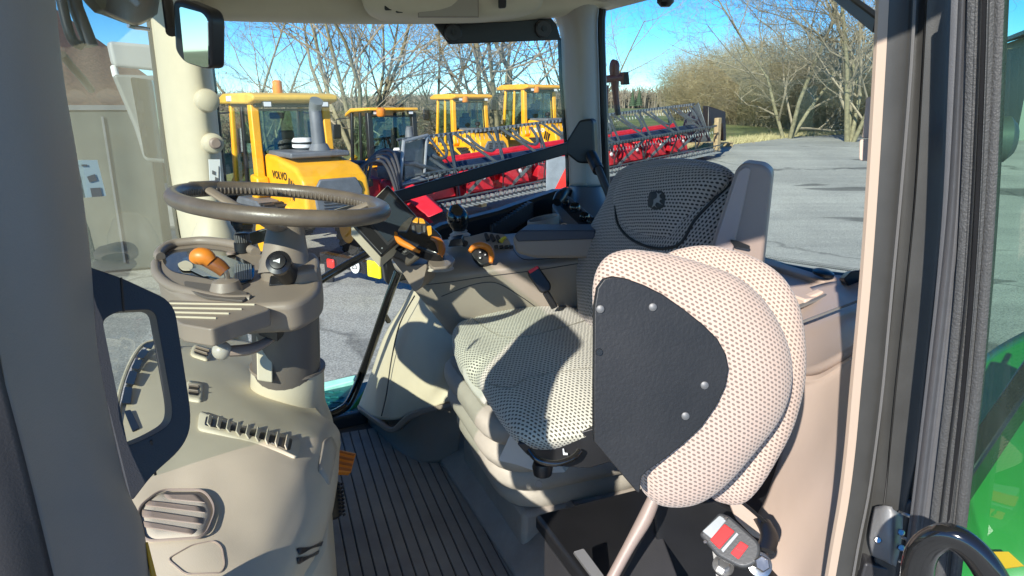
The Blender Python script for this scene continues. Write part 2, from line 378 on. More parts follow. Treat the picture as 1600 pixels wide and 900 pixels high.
YS = [-300, -60, -20, 0, 5] + [8+.75*i for i in range(40)] + [45, 60, 100, 200, 400, 900]
grid_sheet('ground', lambda y: XS, YS, M['grassm'])
edge = [G(1060, 241), G(1110, 232), G(1180, 222), G(1240, 214), G(1365, 208), G(1600, 212)]
def xe(y):
    if y <= edge[0].y: return -40
    for p, q in zip(edge, edge[1:]):
        if p.y <= y <= q.y: return p.x + (q.x-p.x)*(y-p.y)/max(.01, q.y-p.y)
    return None
ym = max(e.y for e in edge); print('EDGE', [tuple(round(c, 1) for c in e) for e in edge])
ya = [-30, -15, 0, 5] + [8+.5*i for i in range(100) if 8+.5*i < edge[0].y] + [edge[0].y]
grid_sheet('asphalt_yard', lambda y: [-40+i for i in range(101)], ya, M['asph'], .006)
yb = [edge[0].y+.001+(ym-edge[0].y-.002)*i/30 for i in range(31)]
grid_sheet('asphalt_lane', lambda y: [(xe(y) or 60)+(60-(xe(y) or 60))*i/60 for i in range(61)], yb, M['asph'], .006)
# low grassy hill and far wood
bm = bmesh.new()
NX, NY = 60, 12
vv = [[None]*NY for _ in range(NX)]
for i in range(NX):
    for j in range(NY):
        x = -700 + 1400*i/(NX-1); y = 320 + 460*j/(NY-1); vv[i][j] = bm.verts.new((x, y, -.5 + 9*math.sin(min(1, j/6)*math.pi/2)*(1+.4*math.sin(x*.008+1)) ))
for i in range(NX-1):
    for j in range(NY-1): bm.faces.new((vv[i][j], vv[i+1][j], vv[i+1][j+1], vv[i][j+1]))
tag(obj('hills', bm, M['grassm']), kind='structure')
M['bark'] = mat('lichen_bark', (.23, .205, .12), .9, var=.35, vscale=9, bump=.5, scale=40)
M['bark2'] = mat('grey_brown_twigs', (.30, .25, .17), .9, var=.25, vscale=3)
M['twiggreen'] = mat('mossy_yellow_twigs', (.36, .295, .165), .9, var=.3, vscale=1.5)
M['farwood'] = mat('far_wood_twigs', (.24, .20, .15), .95, var=.3, vscale=.2)
M['conifer'] = mat('far_conifers', (.05, .08, .04), .95, var=.3)
class TM:
    def __init__(s): s.v = []; s.f = []
    def seg(s, pts, rad, sides):
        rings = []
        for i, p in enumerate(pts):
            t = (pts[min(i+1, len(pts)-1)] - pts[max(i-1, 0)]).normalized()
            a = t.cross(V((.3, .9, .2))).normalized(); b = t.cross(a); ring = []
            for k in range(sides):
                an = 2*math.pi*k/sides; s.v.append(p + (a*math.cos(an) + b*math.sin(an))*rad[i]); ring.append(len(s.v)-1)
            rings.append(ring)
        for A, B in zip(rings, rings[1:]):
            for k in range(sides): s.f.append((A[k], A[(k+1) % sides], B[(k+1) % sides], B[k]))
def tree(base, h, label, stems=1, seed=1, spread=.5, rad=.16, levels=4, kids=(5, 6, 5, 4), mt='bark', group='bare trees round the yard', lean=(0, 0), first=.12, trw=1.0, tlen=1.0):
    rg = random.Random(seed); TT = TM(); CC = TM()
    root = thing('bare_tree', label, 'tree', (base[0], base[1], gz(base[0], base[1])), group, local=True)
    def grow(p, d, L, r, lev):
        n = 5 if lev < 2 else 4 if lev < 3 else 3
        pts = [p]; dd = d.copy()
        for i in range(n):
            dd = (dd + V((rg.gauss(0, .13), rg.gauss(0, .13), rg.gauss(0, .09) + (.06 if lev > 0 else 0)))*(1.0+.25*lev)).normalized(); pts.append(pts[-1] + dd*L/n)
        rr = [r*(1-.72*i/n) for i in range(n+1)]
        (TT if lev == 0 else CC).seg(pts, rr, 7 if lev == 0 else 5 if lev == 1 else 3)
        if lev >= levels: return
        K = kids[min(lev, len(kids)-1)]
        for k in range(K):
            t = first + (1-first)*(k+rg.random())/K if lev == 0 else .2 + .8*(k+rg.random())/K
            i = min(n-1, int(t*n)); q = pts[i].lerp(pts[i+1], t*n-i); dr = (pts[i+1]-pts[i]).normalized()
            ax = V((rg.gauss(0, 1), rg.gauss(0, 1), rg.gauss(0, .5))); s = (ax - dr*ax.dot(dr)).normalized()
            nd = (dr*(.72) + s*(.55+spread*rg.random())).normalized()
            grow(q, nd, L*(.62-.18*t)*(.8+.45*rg.random())*(tlen if lev > 0 else 1), max(rr[i]*.55, .0045*trw), lev+1)
    for s_ in range(stems):
        a = 2*math.pi*s_/stems + rg.random(); sp = .0 if stems == 1 else .28+.3*rg.random()
        grow(V((math.cos(a)*.12*(stems > 1), math.sin(a)*.12*(stems > 1), -.1)), V((math.cos(a)*sp+lean[0], math.sin(a)*sp+lean[1], 1)).normalized(), h*(.8+.3*rg.random()), rad*(.8+.4*rg.random()), 0)
    obj('trunk', (TT.v, TT.f), M[mt], root, auto=60); obj('crown', (CC.v, CC.f), M[mt] if mt != 'bark' else M['bark2'], root, auto=60)
    return root
def at(px, Y, z=0): r = ray(px, 170); return (r.x*Y, Y, z)
tree(at(560, 28), 8.5, 'bare many-stemmed tree rising behind the largest loader with the exhaust pipe', stems=7, seed=3, rad=.11, spread=.55, kids=(7, 6, 5, 4), levels=4)
tree(at(415, 31), 7, 'thin bare tree at the left behind the largest loader', stems=3, seed=11, rad=.07, kids=(7, 6, 5, 3))
tree(at(778, 32), 9.5, 'bare spreading tree behind the two matching yellow cabs', stems=6, seed=23, rad=.15, spread=.7, kids=(7, 6, 5, 4), lean=(-.12, 0))
tree(at(668, 33), 9, 'slim bare tree between the small loader and the matching yellow cabs', stems=3, seed=5, rad=.07, spread=.5, kids=(6, 6, 5, 3))
tree(at(900, 36), 8, 'bare tree partly hidden behind the rear corner pillar', stems=3, seed=6, rad=.09, spread=.6, kids=(6, 5, 5, 3))
tree(at(1235, 28), 8.0, 'lichen-covered bare tree at the yard edge seen through the rear window', stems=3, seed=8, rad=.075, spread=.75, kids=(9, 8, 6, 5), first=.05, mt='bark')
tree(at(1335, 25.5), 9.0, 'thick mossy bare tree close beside the door pillar', stems=4, seed=15, rad=.10, spread=.6, kids=(9, 8, 6, 5), first=.08, mt='bark')
def thicket(name, spots, label, mt, seed=1, n=900, h=2.6, kind='stuff'):
    rg = random.Random(seed); t = TM()
    for i in range(n):
        (x0, y0), (x1, y1), dep = spots; k = rg.random(); x = x0+(x1-x0)*k + rg.gauss(0, .3); y = y0+(y1-y0)*k + rg.random()*dep
        hh = h*(.45+.75*rg.random())*(1+.18*math.sin(x*1.7)); p = V((x, y, gz(x, y))); d = V((rg.gauss(0, .3), rg.gauss(0, .3), 1)).normalized(); pts = [p]
        for s_ in range(5): d = (d+V((rg.gauss(0, .22), rg.gauss(0, .22), rg.gauss(0, .15)))).normalized(); pts.append(pts[-1]+d*hh/5)
        t.seg(pts, [.014, .012, .009, .007, .005, .003], 3)
        for b in range(8):
            q = pts[1+rg.randrange(4)]; e = V((rg.gauss(0, 1), rg.gauss(0, 1), rg.gauss(.35, .6))).normalized(); q2 = q+e*hh*.16; e2 = (e+V((rg.gauss(0, .6), rg.gauss(0, .6), rg.gauss(.1, .5)))).normalized()
            t.seg([q, q2, q2+e2*hh*.15], [.008, .006, .003], 3)
    return tag(obj(name, (t.v, t.f), M[mt], smooth=False), label, 'shrubs', kind=kind)
a, b = at(1075, 62), at(1420, 29)
thicket('bare_thicket', ((a[0], a[1]), (b[0], b[1]), 5), 'dense yellow-green bare thicket along the yard edge behind the rear window', 'twiggreen', 2, 4600, 5.0)
a, b = at(300, 33), at(960, 37)
thicket('bare_undergrowth', ((a[0], a[1]), (b[0], b[1]), 4), 'thin bare undergrowth behind the row of yellow loaders', 'bark2', 4, 1200, 3.2)
# far wood as one mass of trunks
rg = random.Random(9); t = TM(); t2 = TM()
for i in range(5200):
    x = rg.uniform(-330, 330); y = 316+rg.random()*22 ; z0 = -.4+ (y-320)*.12*0; hh = 7.6*(.6+.55*rg.random())*(1+.16*math.sin(x*.03)+.1*math.sin(x*.11))*.92
    d = V((rg.gauss(0, .05), 0, 1)); p = V((x, y, gz(x, y))); t.seg([p, p+d*hh*.5, p+d*hh], [.30, .24, .1], 3)
    for k in range(5):
        q = p+d*hh*(.35+.6*rg.random()); t.seg([q, q+V((rg.gauss(0, 1.5), 0, 1.7+rg.random()))], [.16, .06], 3)
for i in range(26):
    x = rg.choice((rg.uniform(20, 130), rg.uniform(-200, 130))); p = V((x, 312, gz(x, 312))); hh = rg.uniform(7, 9.5)
    for k in range(7): z = hh*(.25+.1*k); t2.seg([p+V((0, 0, z-1)), p+V((0, 0, z+1.6))], [1.9*(1-k/8), .1], 6)
fw = tag(obj('far_wood', (t.v, t.f), M['farwood'], smooth=False), 'long grey-brown bare wood along the far edge of the field', 'wood', kind='stuff')
tag(obj('far_conifers', (t2.v, t2.f), M['conifer'], smooth=False), 'dark conifers standing out of the bare wood beyond the field', 'conifers', kind='stuff')
# earth mound
bm = bmesh.new(); c = at(1105, 95); vs2 = []
for i in range(25):
    for j in range(13):
        x = (i-12)*1.1; y = (j-6)*1.4; h_ = 3.0*math.exp(-(x*x/45+y*y/18))*(1+.25*noise.noise(V((x*.3, y*.3, 0)))) - .12; vs2.append(bm.verts.new((c[0]+x, c[1]+y, h_+1.1)))
for i in range(24):
    for j in range(12): bm.faces.new((vs2[i*13+j], vs2[(i+1)*13+j], vs2[(i+1)*13+j+1], vs2[i*13+j+1]))
bmesh.ops.recalc_face_normals(bm, faces=bm.faces)
tag(obj('earth_mound', bm, mat('dry_earth', (.34, .28, .14), .95, var=.25, vscale=.8, bump=.5, scale=4)), kind='structure')
# dry verge along the yard edge
rg = random.Random(4); t = TM()
for i in range(5000):
    k = rg.random(); e0, e1 = edge[int(k*4.99)], edge[int(k*4.99)+1]; q = e0.lerp(e1, rg.random()); q = V((q.x-rg.random()**2*1.2+.1, q.y + rg.random()**2*1.6, 0)); q.z = gz(q.x, q.y)
    d = V((rg.gauss(0, .5), rg.gauss(0, .5), 1)).normalized(); t.seg([q, q+d*rg.uniform(.05, .22)], [.012, .002], 3)
tag(obj('dry_grass', (t.v, t.f), mat('dry_grass_blades', (.42, .36, .18), .9, var=.3, vscale=2), smooth=False), 'dry straw-coloured grass along the asphalt edge', 'grass', kind='stuff')
# fallen branches on the verge
for k, (x0, y0, x1, y1, rr, lb) in enumerate(((1065, 242, 1225, 211, .05, 'long pale log lying along the asphalt edge'), (1140, 214, 1180, 224, .04, 'short branch lying on bare earth by the long pale log'))):
    a, b = G(x0, y0), G(x1, y1); pts = [a.lerp(b, q/6)+V((0, rg.gauss(0, .12), 0)) for q in range(7)]
    tag(tube('fallen_branch', pts, [rr, rr*.5], M['wood'], seg=7), lb, 'branch')
# brick building to the left
bmm = mat('weathered_brick', (.36, .17, .11), .85, var=.2, vscale=2)
N_ = bmm.node_tree.nodes; L_ = bmm.node_tree.links; bk = N_.new('ShaderNodeTexBrick'); tc = N_.new('ShaderNodeTexCoord'); mp = N_.new('ShaderNodeMapping'); mp.inputs['Rotation'].default_value = (R(90), 0, 0)
L_.new(tc.outputs['Object'], mp.inputs[0]); L_.new(mp.outputs[0], bk.inputs[0]); bk.inputs['Color1'].default_value = (.30, .12, .075, 1); bk.inputs['Color2'].default_value = (.20, .08, .05, 1); bk.inputs['Mortar'].default_value = (.24, .19, .15, 1); bk.inputs['Scale'].default_value = 4.2; bk.inputs['Mortar Size'].default_value = .015
L_.new(bk.outputs[0], N_['Principled BSDF'].inputs['Base Color'])
tilem = mat('red_brown_roof_tiles', (.28, .13, .085), .8, var=.35, vscale=7, bump=.8, scale=12, bdist=.03)
br = thing('brick_building', 'red brick building with a grey plinth seen through the windscreen at the far left', 'building', (-15.6, 17.5, 0), local=True)
rf = bmesh.new()
for x, pts in ((0, None),): pass
g = [(-9, 0), (3.4, 0), (3.4, 1.9), (-2.2, 6.2), (-9, 3.2)]
obj('wall', ext([V((x, 0, z)) for x, z in g], V((0, 9, 0))), bmm, br, smooth=False)
obj('roof', ext([V(p) for p in ((3.9, -.35, 1.62), (-2.2, -.35, 6.32), (-2.2, -.35, 6.5), (3.9, -.35, 1.8))], V((0, 9.7, 0))), tilem, br, smooth=False)
box('plinth', (-2.8, -.03, .5), (12.5, .1, 1.0), mat('grey_render', (.10, .11, .10), .9, var=.15), br)
box('gutter', (3.95, 4.5, 1.62), (.14, 9.7, .12), M['silver'], br)
wn = box('window', (.4, -.02, 1.35), (1.2, .1, .9), M['white'], br); box('pane', (.4, -.085, 1.35), (1.02, .02, .72), M['mglass'], wn, bevel=0)
# the farm shed mirrored/seen past the open door
sh = thing('farm_shed', 'long pale green sheet-metal shed beyond the open door glass', 'building', (23.2, 24.0, 1.0), local=True, rz=R(-25))
obj('wall', box_into(bmesh.new(), (0, 5, 2), (9, 9, 4)), mat('green_sheet_metal', (.19, .25, .2), .6, var=.1, vscale=1), sh, smooth=False)
obj('roof', ext([V(p) for p in ((-4.9, .1, 3.95), (0, .1, 5.6), (4.9, .1, 3.95), (4.9, .1, 4.1), (0, .1, 5.75), (-4.9, .1, 4.1))], V((0, 9.8, 0))), M['mgrey'], sh, smooth=False)
obj('gable', ext([V(p) for p in ((-4.5, .5, 4), (0, .5, 5.55), (4.5, .5, 4))], V((0, 9, 0))), mat('green_gable', (.16, .2, .13), .6, var=.1), sh, smooth=False)
d_ = box('door', (-2, .46, 1.5), (2.6, .1, 3), M['mgrey'], sh); box('handle', (-1.1, .38, 1.2), (.06, .06, .3), M['steel'], d_)
w_ = box('window', (2, .46, 2.2), (2.4, .1, 1.1), M['white'], sh); box('pane', (2, .39, 2.2), (2.2, .03, .92), M['mglass'], w_)

ct = thing('reflection_block', 'added low grey-green block standing in for dark reflections in the windscreen', 'reflection stand-in', (-6.7, 10.4, 0), local=True, rz=R(24))  # added block whose dark faces stand in for reflections in the windscreen
cm = mat('reflection_grey_green', (.06, .07, .06), .6, metal=.0, var=.25, vscale=2)
obj('reflection_body', box_into(bmesh.new(), (0, 0, 1.18), (2.3, 2.0, 2.3)), cm, ct, bevel=.02)
box('block_top_edge', (0, 0, 2.37), (2.36, 2.06, .07), M['mgrey'], ct); box('block_bar', (.6, -1.02, 1.2), (.03, .03, 2.1), M['mgrey'], ct)
# ---------------------------------------------------------------- yellow loaders
def B(name, c, d, m, root, bevel=.02, **k): return box(name, c, d, m, root, bevel=bevel, **k)
def poly(name, pts, a0, a1, m, root, axis='y', bevel=.02, **k):
    """side profile (x,z) swept across y"""
    if axis == 'y': bm = ext([V((x, a0, z)) for x, z in pts], V((0, a1-a0, 0)))
    else: bm = ext([V((a0, x, z)) for x, z in pts], V((a1-a0, 0, 0)))
    return obj(name, bm, m, root, bevel=bevel, **k)
def text(name, s, loc, ax, size, m, parent, depth=.004, serif=False, bold=0, space=1.0, align='CENTER'):
    cu = bpy.data.curves.new(name, 'FONT'); cu.body = s; cu.size = size; cu.extrude = depth; cu.align_x = align; cu.align_y = 'CENTER'; cu.space_character = space; cu.offset = bold
    o = bpy.data.objects.new(name, cu); COL.objects.link(o)
    dg = bpy.context.evaluated_depsgraph_get(); me = bpy.data.meshes.new_from_object(o.evaluated_get(dg)); bpy.data.objects.remove(o)
    e1, e2 = V(ax[0]).normalized(), V(ax[1]).normalized(); e3 = e1.cross(e2)
    mt = Matrix((( e1.x, e2.x, e3.x, loc[0]), (e1.y, e2.y, e3.y, loc[1]), (e1.z, e2.z, e3.z, loc[2]), (0, 0, 0, 1)))
    me.transform(mt); b = bmesh.new(); b.from_mesh(me); return obj(name, b, m, parent, smooth=False)
def wheel(c, r, w, root, rim):
    o = lathe('wheel', V(c)-V((0, w/2, 0)), (0, 1, 0), [(r*.55, 0), (r*.93, .02), (r, w*.2), (r, w*.8), (r*.93, w-.02), (r*.55, w)], M['tyre'], root, seg=32)
    b = bmesh.new()
    for k in range(22):
        a = 2*math.pi*k/22
        for s in (-1, 1):
            cc = V(c)+V((math.cos(a+s*.07)*r, s*w*.22, math.sin(a+s*.07)*r)); e = V((math.cos(a), 0, math.sin(a)))
            box_into(b, cc, (.05, w*.46, .09), (e, V((0, 1, 0)), e.cross(V((0, 1, 0)))))
    obj('tread', b, M['tyre'], o, smooth=False)
    obj('rim', lathe_into(bmesh.new(), V(c)-V((0, w/2+.01, 0)), (0, 1, 0), [(r*.56, 0), (r*.5, .05), (r*.2, .1), (r*.16, .03), (.02, .03), (.02, w), (r*.56, w+.02)], 24), rim, o)
def loader(label, loc, rz, s=1.0, kind='big', body='yellow', word=True):
    g = 'yellow wheel loaders parked beyond the header'
    t = thing('wheel_loader', label, 'wheel loader', loc, g, rz, local=True); Y = M[body]; G = M['mgrey']; K = M['black']
    big = kind == 'big'; hz = 1.86 if big else 1.66 if kind == 'box' else 1.5; t.scale = (s, s, s)
    w = .72; x0, x1 = -.75, .62; zb, zt = 1.45, 2.88
    # cab posts
    PM = Y if kind != 'small' else K
    for (x, xt, y) in ((x1, x1-.1, w), (x1, x1-.1, -w), (x0, x0+.12, w), (x0, x0+.12, -w)):
        b = bmesh.new(); wd = .19 if x > 0 else .11
        bar_into(b, (x, y, zb-.3), (xt, y*.96, zt), wd*.8, wd, (1, 0, 0)); obj('cab_post', b, PM, t, bevel=.02)
    for y in (-w, w): b = bmesh.new(); bar_into(b, (-.1, y, zb-.3), (-.06, y*.96, zt), .06, .1, (1, 0, 0)); obj('door_post', b, K if kind != 'box' else Y, t, bevel=.01)
    for y in (-w, w): obj('side_window', ext([V((x1-.1, y, zb-.1)), V((x0+.05, y, zb-.1)), V((x0+.16, y*.97, zt-.05)), V((x1-.17, y*.97, zt-.05))], V((0, .008, 0))), M['mglass'], t, smooth=False)
    obj('rear_window', ext([V((x1-.01, -w+.1, hz+.1)), V((x1-.01, w-.1, hz+.1)), V((x1-.09, w-.12, zt-.12)), V((x1-.09, -w+.12, zt-.12))], V((.008, 0, 0))), M['mglass'], t, smooth=False)
    obj('windscreen', ext([V((x0, -w+.1, zb)), V((x0, w-.1, zb)), V((x0+.12, w-.12, zt-.1)), V((x0+.12, -w+.12, zt-.1))], V((-.008, 0, 0))), M['mglass'], t, smooth=False)
    b = bmesh.new(); 
    for a, c in (((x1+.012, -w+.08, hz+.1), (x1+.012, w-.08, hz+.1)), ((x1-.07, -w+.08, zt-.1), (x1-.07, w-.08, zt-.1)), ((x1+.012, -w+.08, hz+.1), (x1-.07, -w+.1, zt-.1)), ((x1+.012, w-.08, hz+.1), (x1-.07, w-.1, zt-.1))): bar_into(b, a, c, .05, .04)
    obj('window_gasket', b, K, t)
    B('cab_panel', (x1-.03, 0, (zb-.2+hz+.1)/2), (.1, 2*w-.1, hz+.3-zb), Y if kind == 'box' else K, t)
    B('cab_floor', ((x0+x1)/2, 0, zb-.12), (x1-x0, 2*w-.06, .1), K, t)
    # roof
    if kind == 'small':
        poly('roof', [(x0-.28, zt-.14), (x0-.2, zt-.02), (x0+.2, zt+.12), (x1+.1, zt+.14), (x1+.14, zt+.06), (x0+.2, zt)], -w-.06, w+.06, Y, t, bevel=.04, seg=3)
    else:
        poly('roof', [(x0-.3, zt), (x0-.34, zt+.1), (x0, zt+.2), (x1+.05, zt+.2), (x1+.28, zt+.16), (x1+.28, zt+.06), (x1, zt)], -w-.1, w+.1, M['yellow2'] if big else Y, t, bevel=.04, seg=3)
        B('roof_liner', ((x0+x1)/2+.1, 0, zt-.03), (x1-x0, 2*w, .06), K, t)
    for y in (-.55, .55):
        l = B('work_lamp', (x1+(.2 if kind != 'small' else .02), y, zt+.0), (.1, .17, .11), K, t); B('lens', (x1+(.255 if kind != 'small' else .075), y, zt+.0), (.01, .13, .08), M['white'], l, bevel=0)
    if big: l = B('marker_lamp', (-.35, -w-.1, zt+.1), (.26, .03, .1), M['white'], t, bevel=.01)
    bx = (x1-.1, -.2, zt+.2) if big else (x1+.2, -.35 if kind != 'small' else -.45, zt-.05)
    bc = lathe('beacon', bx, (0, 0, 1), [(.08, 0), (.09, .03), (.085, .2), (.05, .23)] if big else [(.1, -.05), (.13, .0), (.12, .15), (.06, .19)], M['orange'], t, seg=16); lathe('beacon_foot', V(bx)-V((0, 0, .06)), (0, 0, 1), [(.07, 0), (.07, .062)], K, bc, seg=12)
    # interior
    st = B('driver_seat', (-.05, 0, zb+.1), (.5, .5, .14), K, t, bevel=.05, seg=3); B('seat_back', (.2, 0, zb+.45), (.14, .48, .7), K, st, bevel=.06, seg=3); B('head_rest', (.25, 0, zb+.85), (.1, .3, .18), K, st, bevel=.04, seg=3)
    tube('steering_wheel', [V((-.42+.05*math.cos(a), .19*math.sin(a), zb+.52+.19*math.cos(a)*.6)) for a in [2*math.pi*k/20 for k in range(20)]], .018, K, t, seg=6, closed=True)
    B('instrument_panel', (-.6, 0, zb+.2), (.16, .5, .5), K, t); B('rear_mirror', (-.4, .1, zt-.22), (.04, .3, .12), K, t, bevel=.02)
    # hood
    hl = 1.75; hw = .62
    poly('hood', [(x1+.03, .95), (x1+.03, hz+.14), (x1+.5, hz+.12), (x1+hl-.35, hz-.04), (x1+hl-.08, hz-.22), (x1+hl, hz-.5), (x1+hl, .95)], -hw, hw, Y if kind != 'small' else Y, t, bevel=.07, seg=4)
    b = bmesh.new(); box_into(b, (x1+.62, 0, hz+.15), (1.05, hw*2-.12, .10)); obj('hood_deck', b, G, t, bevel=.03)
    gr = poly('rear_grille', [(hz-.42, -.0), ] and [(-.42, 1.02), (.42, 1.02), (.46, hz-.42), (.34, hz-.22), (-.34, hz-.22), (-.46, hz-.42)], x1+hl-.03, x1+hl+.03, G, t, axis='x', bevel=.03)
    for k in range(6): B('grille_bar', (x1+hl+.035, 0, 1.08+k*.055), (.02, .6, .02), K, gr, bevel=0)
    for y in (-1, 1):
        v_ = poly('side_vent', [(x1+1.02, hz-.5), (x1+1.12, hz-.22), (x1+1.42, hz-.34), (x1+1.30, hz-.62)], y*(hw+.004), y*(hw-.02), K, t, bevel=0)
        for k in range(2):
            b = bmesh.new(); xx = x1+1.13+k*.1; bar_into(b, (xx, y*(hw+.008), hz-.62), (xx+.08, y*(hw+.008), hz-.25), .01, .02, (0, 1, 0)); obj('vent_bar', b, Y, v_)
        poly('fender', [(x1-.5, 1.12), (x1-.38, 1.2), (x1+.55, 1.2), (x1+1.0, .98), (x1+1.0, .9), (x1+.5, 1.08), (x1-.5, 1.04)], y*(hw+.0), y*(hw+.42), G if kind == 'big' else Y, t, bevel=.03)
        poly('side_cover', [(x1-.14, 1.12), (x1-.14, 1.62), (x1+.2, 1.58), (x1+.26, 1.3), (x1+.05, 1.12)], y*(hw+.0), y*(hw+.24), mat('orange_yellow', (.74, .27, .01), .4) if y < 0 and 0 else Y, t, bevel=.04)
    poly('body_side', [(x1-.2, .8), (x1-.2, 1.16), (x1+1.1, 1.14), (x1+hl-.5, .8)], -hw-.06, hw+.06, Y, t, bevel=.05)
    if word:
        text('lettering', 'VOLVO', (x1+.72, -hw-.006, hz-.22), ((1, 0, 0), (0, 0, 1)), .19, M['black'] if big else M['white'], t, depth=.003, bold=.004, space=1.08)
    # exhaust and air cleaner
    if kind != 'box':
        e = tube('exhaust_pipe', [(x1+.68, .18, hz+.14), (x1+.64, .18, hz+.7), (x1+.62, .18, hz+.93), (x1+.72, .18, hz+1.08)] if big else [(x1+.5, .3, hz+.1), (x1+.4, .3, hz+.75), (x1+.42, .3, hz+1.0)], [.125, .115, .11, .12] if big else [.17, .12, .09], G, t, seg=18, n=6)
        lathe('pipe_base', (x1+.7, .18, hz+.12), (0, 0, 1), [(.25, 0), (.2, .08), (.14, .2)], G, e, seg=18)
        ac = lathe('air_cleaner', (x1+.32, .02, hz+.14), (0, 0, 1), [(.1, 0), (.1, .06), (.19, .1), (.19, .22), (.16, .27), (.04, .28)], M['white'], t, seg=18); lathe('band', (x1+.32, .02, hz+.3), (0, 0, 1), [(.193, 0), (.193, .04)], K, ac, seg=18)
    else:
        lathe('air_cleaner', (x1+.35, .1, hz+.12), (0, 0, 1), [(.05, 0), (.05, .15), (.1, .18), (.1, .27), (.03, .3)], K, t, seg=14)
    for (x, y) in ((1.35, -.82), (1.35, .82), (-1.5, -.82), (-1.5, .82)): wheel((x, y, .58), .58, .42, t, Y)
    # front frame, arms, bucket
    B('front_frame', (-1.5, 0, .95), (1.1, .8, .55), Y, t, bevel=.05)
    for y in (-.45, .45):
        ar = poly('lift_arm', [(-1.25, 1.62), (-1.05, 1.55), (-2.35, .55), (-2.75, .3), (-2.85, .45), (-2.4, .85)], y-.06, y+.06, Y, t, bevel=.02)
        tube('ram', [V((-1.3, y, .9)), V((-2.1, y, .75))], .06, M['steel'], ar, seg=10)
    poly('bucket', [(-2.8, .12), (-3.7, .06), (-3.72, .1), (-3.0, .25), (-2.92, .75), (-3.1, 1.0), (-2.95, 1.02), (-2.72, .75)], -1.15, 1.15, G if kind != 'big' else Y, t, bevel=.01)
    for y in (-1, 1):
        mb = tube('mirror_arm', [V((x0+.1, y*w, zt-.15)), V((x0-.15, y*(w+.35), zt-.2)), V((x0-.15, y*(w+.36), zt-.35))], .018, K, t, seg=6)
        B('mirror', (x0-.15, y*(w+.36), zt-.55), (.08, .26, .42), K, mb, bevel=.04, seg=3)
    if big:
        bk_ = poly('yellow_bracket', [(-1.0, 1.2), (-.95, 1.95), (-.82, 1.97), (-.78, 1.5), (-.72, 1.2)], -1.02, -.92, M['yellow'], t, bevel=.02); tube('bracket_pin', [V((-.9, -1.05, 1.8)), V((-.9, -.9, 1.8))], .05, K, bk_, seg=12)
    return t
def place(px, Y): r = ray(px, 170); return (r.x*Y, Y, gz(r.x*Y, Y))
loader('large yellow wheel loader with a tall grey exhaust pipe and orange roof beacon', place(436, 11.4), R(-50), .84, 'big')
loader('small yellow-roofed loader with black cab posts behind the reel end', place(598, 15.8), R(-54), .78, 'small')
loader('yellow square-cabbed wheel loader, left of the two matching ones', place(722, 24), R(-56), .9, 'box')
loader('yellow square-cabbed wheel loader nearest the rear corner pillar', place(828, 25.5), R(-54), .95, 'box')
HS = .87
A_ = P(606, 345, 13.6); B_ = P(1090, 243, 21.4); dL = (B_-A_); LL = dL.length/HS; rzH = math.atan2(dL.y, dL.x)
hd = thing('combine_header', 'long red combine header with a dark reel of steel tines standing across the yard', 'combine header', A_, None, rzH, local=True)
hd.rotation_euler = (0, -math.asin(dL.z/dL.length), rzH); hd.scale = (HS, HS, HS); print('HEADER', LL, A_, B_)
def hp(x, y, z): return V((x, y, z))                 # local: x along the header, -y towards the tractor
zc, yc, rr = 1.20, -.35, .80
poly('trough', [(-.95, .30), (-.6, .22), (.3, .24), (.55, .4), (.62, .8), (.62, 1.08), (.68, 1.08), (.68, .2), (.2, .12), (-.95, .24)], .3, LL-.5, M['red'], hd, axis='x', bevel=.01)
tube('back_beam', [hp(.2, .75, 1.08), hp(LL-.4, .75, 1.08)], .09, M['red'], hd, seg=8)
tube('lower_beam', [hp(.2, .75, .4), hp(LL-.4, .75, .4)], .1, M['red'], hd, seg=8)
ag = tube('auger', [hp(.4, .15, .62), hp(LL-.7, .15, .62)], .17, M['red'], hd, seg=16)
bm = bmesh.new(); NT = int(LL/.62); prev = None
for i in range(NT*14):                                   # helical flight
    a = 2*math.pi*i/14; x = .45+i/14*.62
    if x > LL-.8: break
    e = V((0, math.cos(a), math.sin(a))); c = hp(x, .15, .62); q = (bm.verts.new(c+e*.16), bm.verts.new(c+e*.34))
    if prev: bm.faces.new((prev[0], prev[1], q[1], q[0]))
    prev = q
obj('auger_flight', bm, M['red'], ag, solid=.01)
for k in range(int(LL/1.25)):                            # red feeder shields seen under the reel
    x = .7+k*1.25
    if x > LL-1.5: break
    b = bmesh.new(); c_ = V((x+.45, -.55, .62)); rgx = []
    for i in range(9):
        t = math.pi*i/8; rgx.append([b.verts.new(c_+V((-.46*math.cos(t)*(1-.25*j), -.02+.30*(j > 1)*.8+.1*j, (.42*math.sin(t)-.22)*(1-.12*j)))) for j in range(4)])
    for A, Bq in zip(rgx, rgx[1:]):
        for j in range(3): b.faces.new((A[j], A[j+1], Bq[j+1], Bq[j]))
    b.faces.new([r_[0] for r_ in rgx]); bmesh.ops.recalc_face_normals(b, faces=b.faces); obj('red_shield', b, M['red'], hd, auto=50)
    lathe('shield_knob', c_+V((.1, -.05, .1)), (0, -1, 0), [(.05, 0), (.06, .03), (.04, .05)], M['white'], hd, seg=10)
reel = tube('reel_tube', [hp(.35, yc, zc-.15), hp(LL-.75, yc, zc-.15)], .13, mat('dark_blue_steel', (.02, .035, .07), .3, metal=.2, var=.2), hd, seg=18)
angs = [R(84+90*k) for k in range(4)]
bz = zc-.15
def ringp(x, a): return hp(x, yc+math.cos(a)*rr, bz+math.sin(a)*rr)
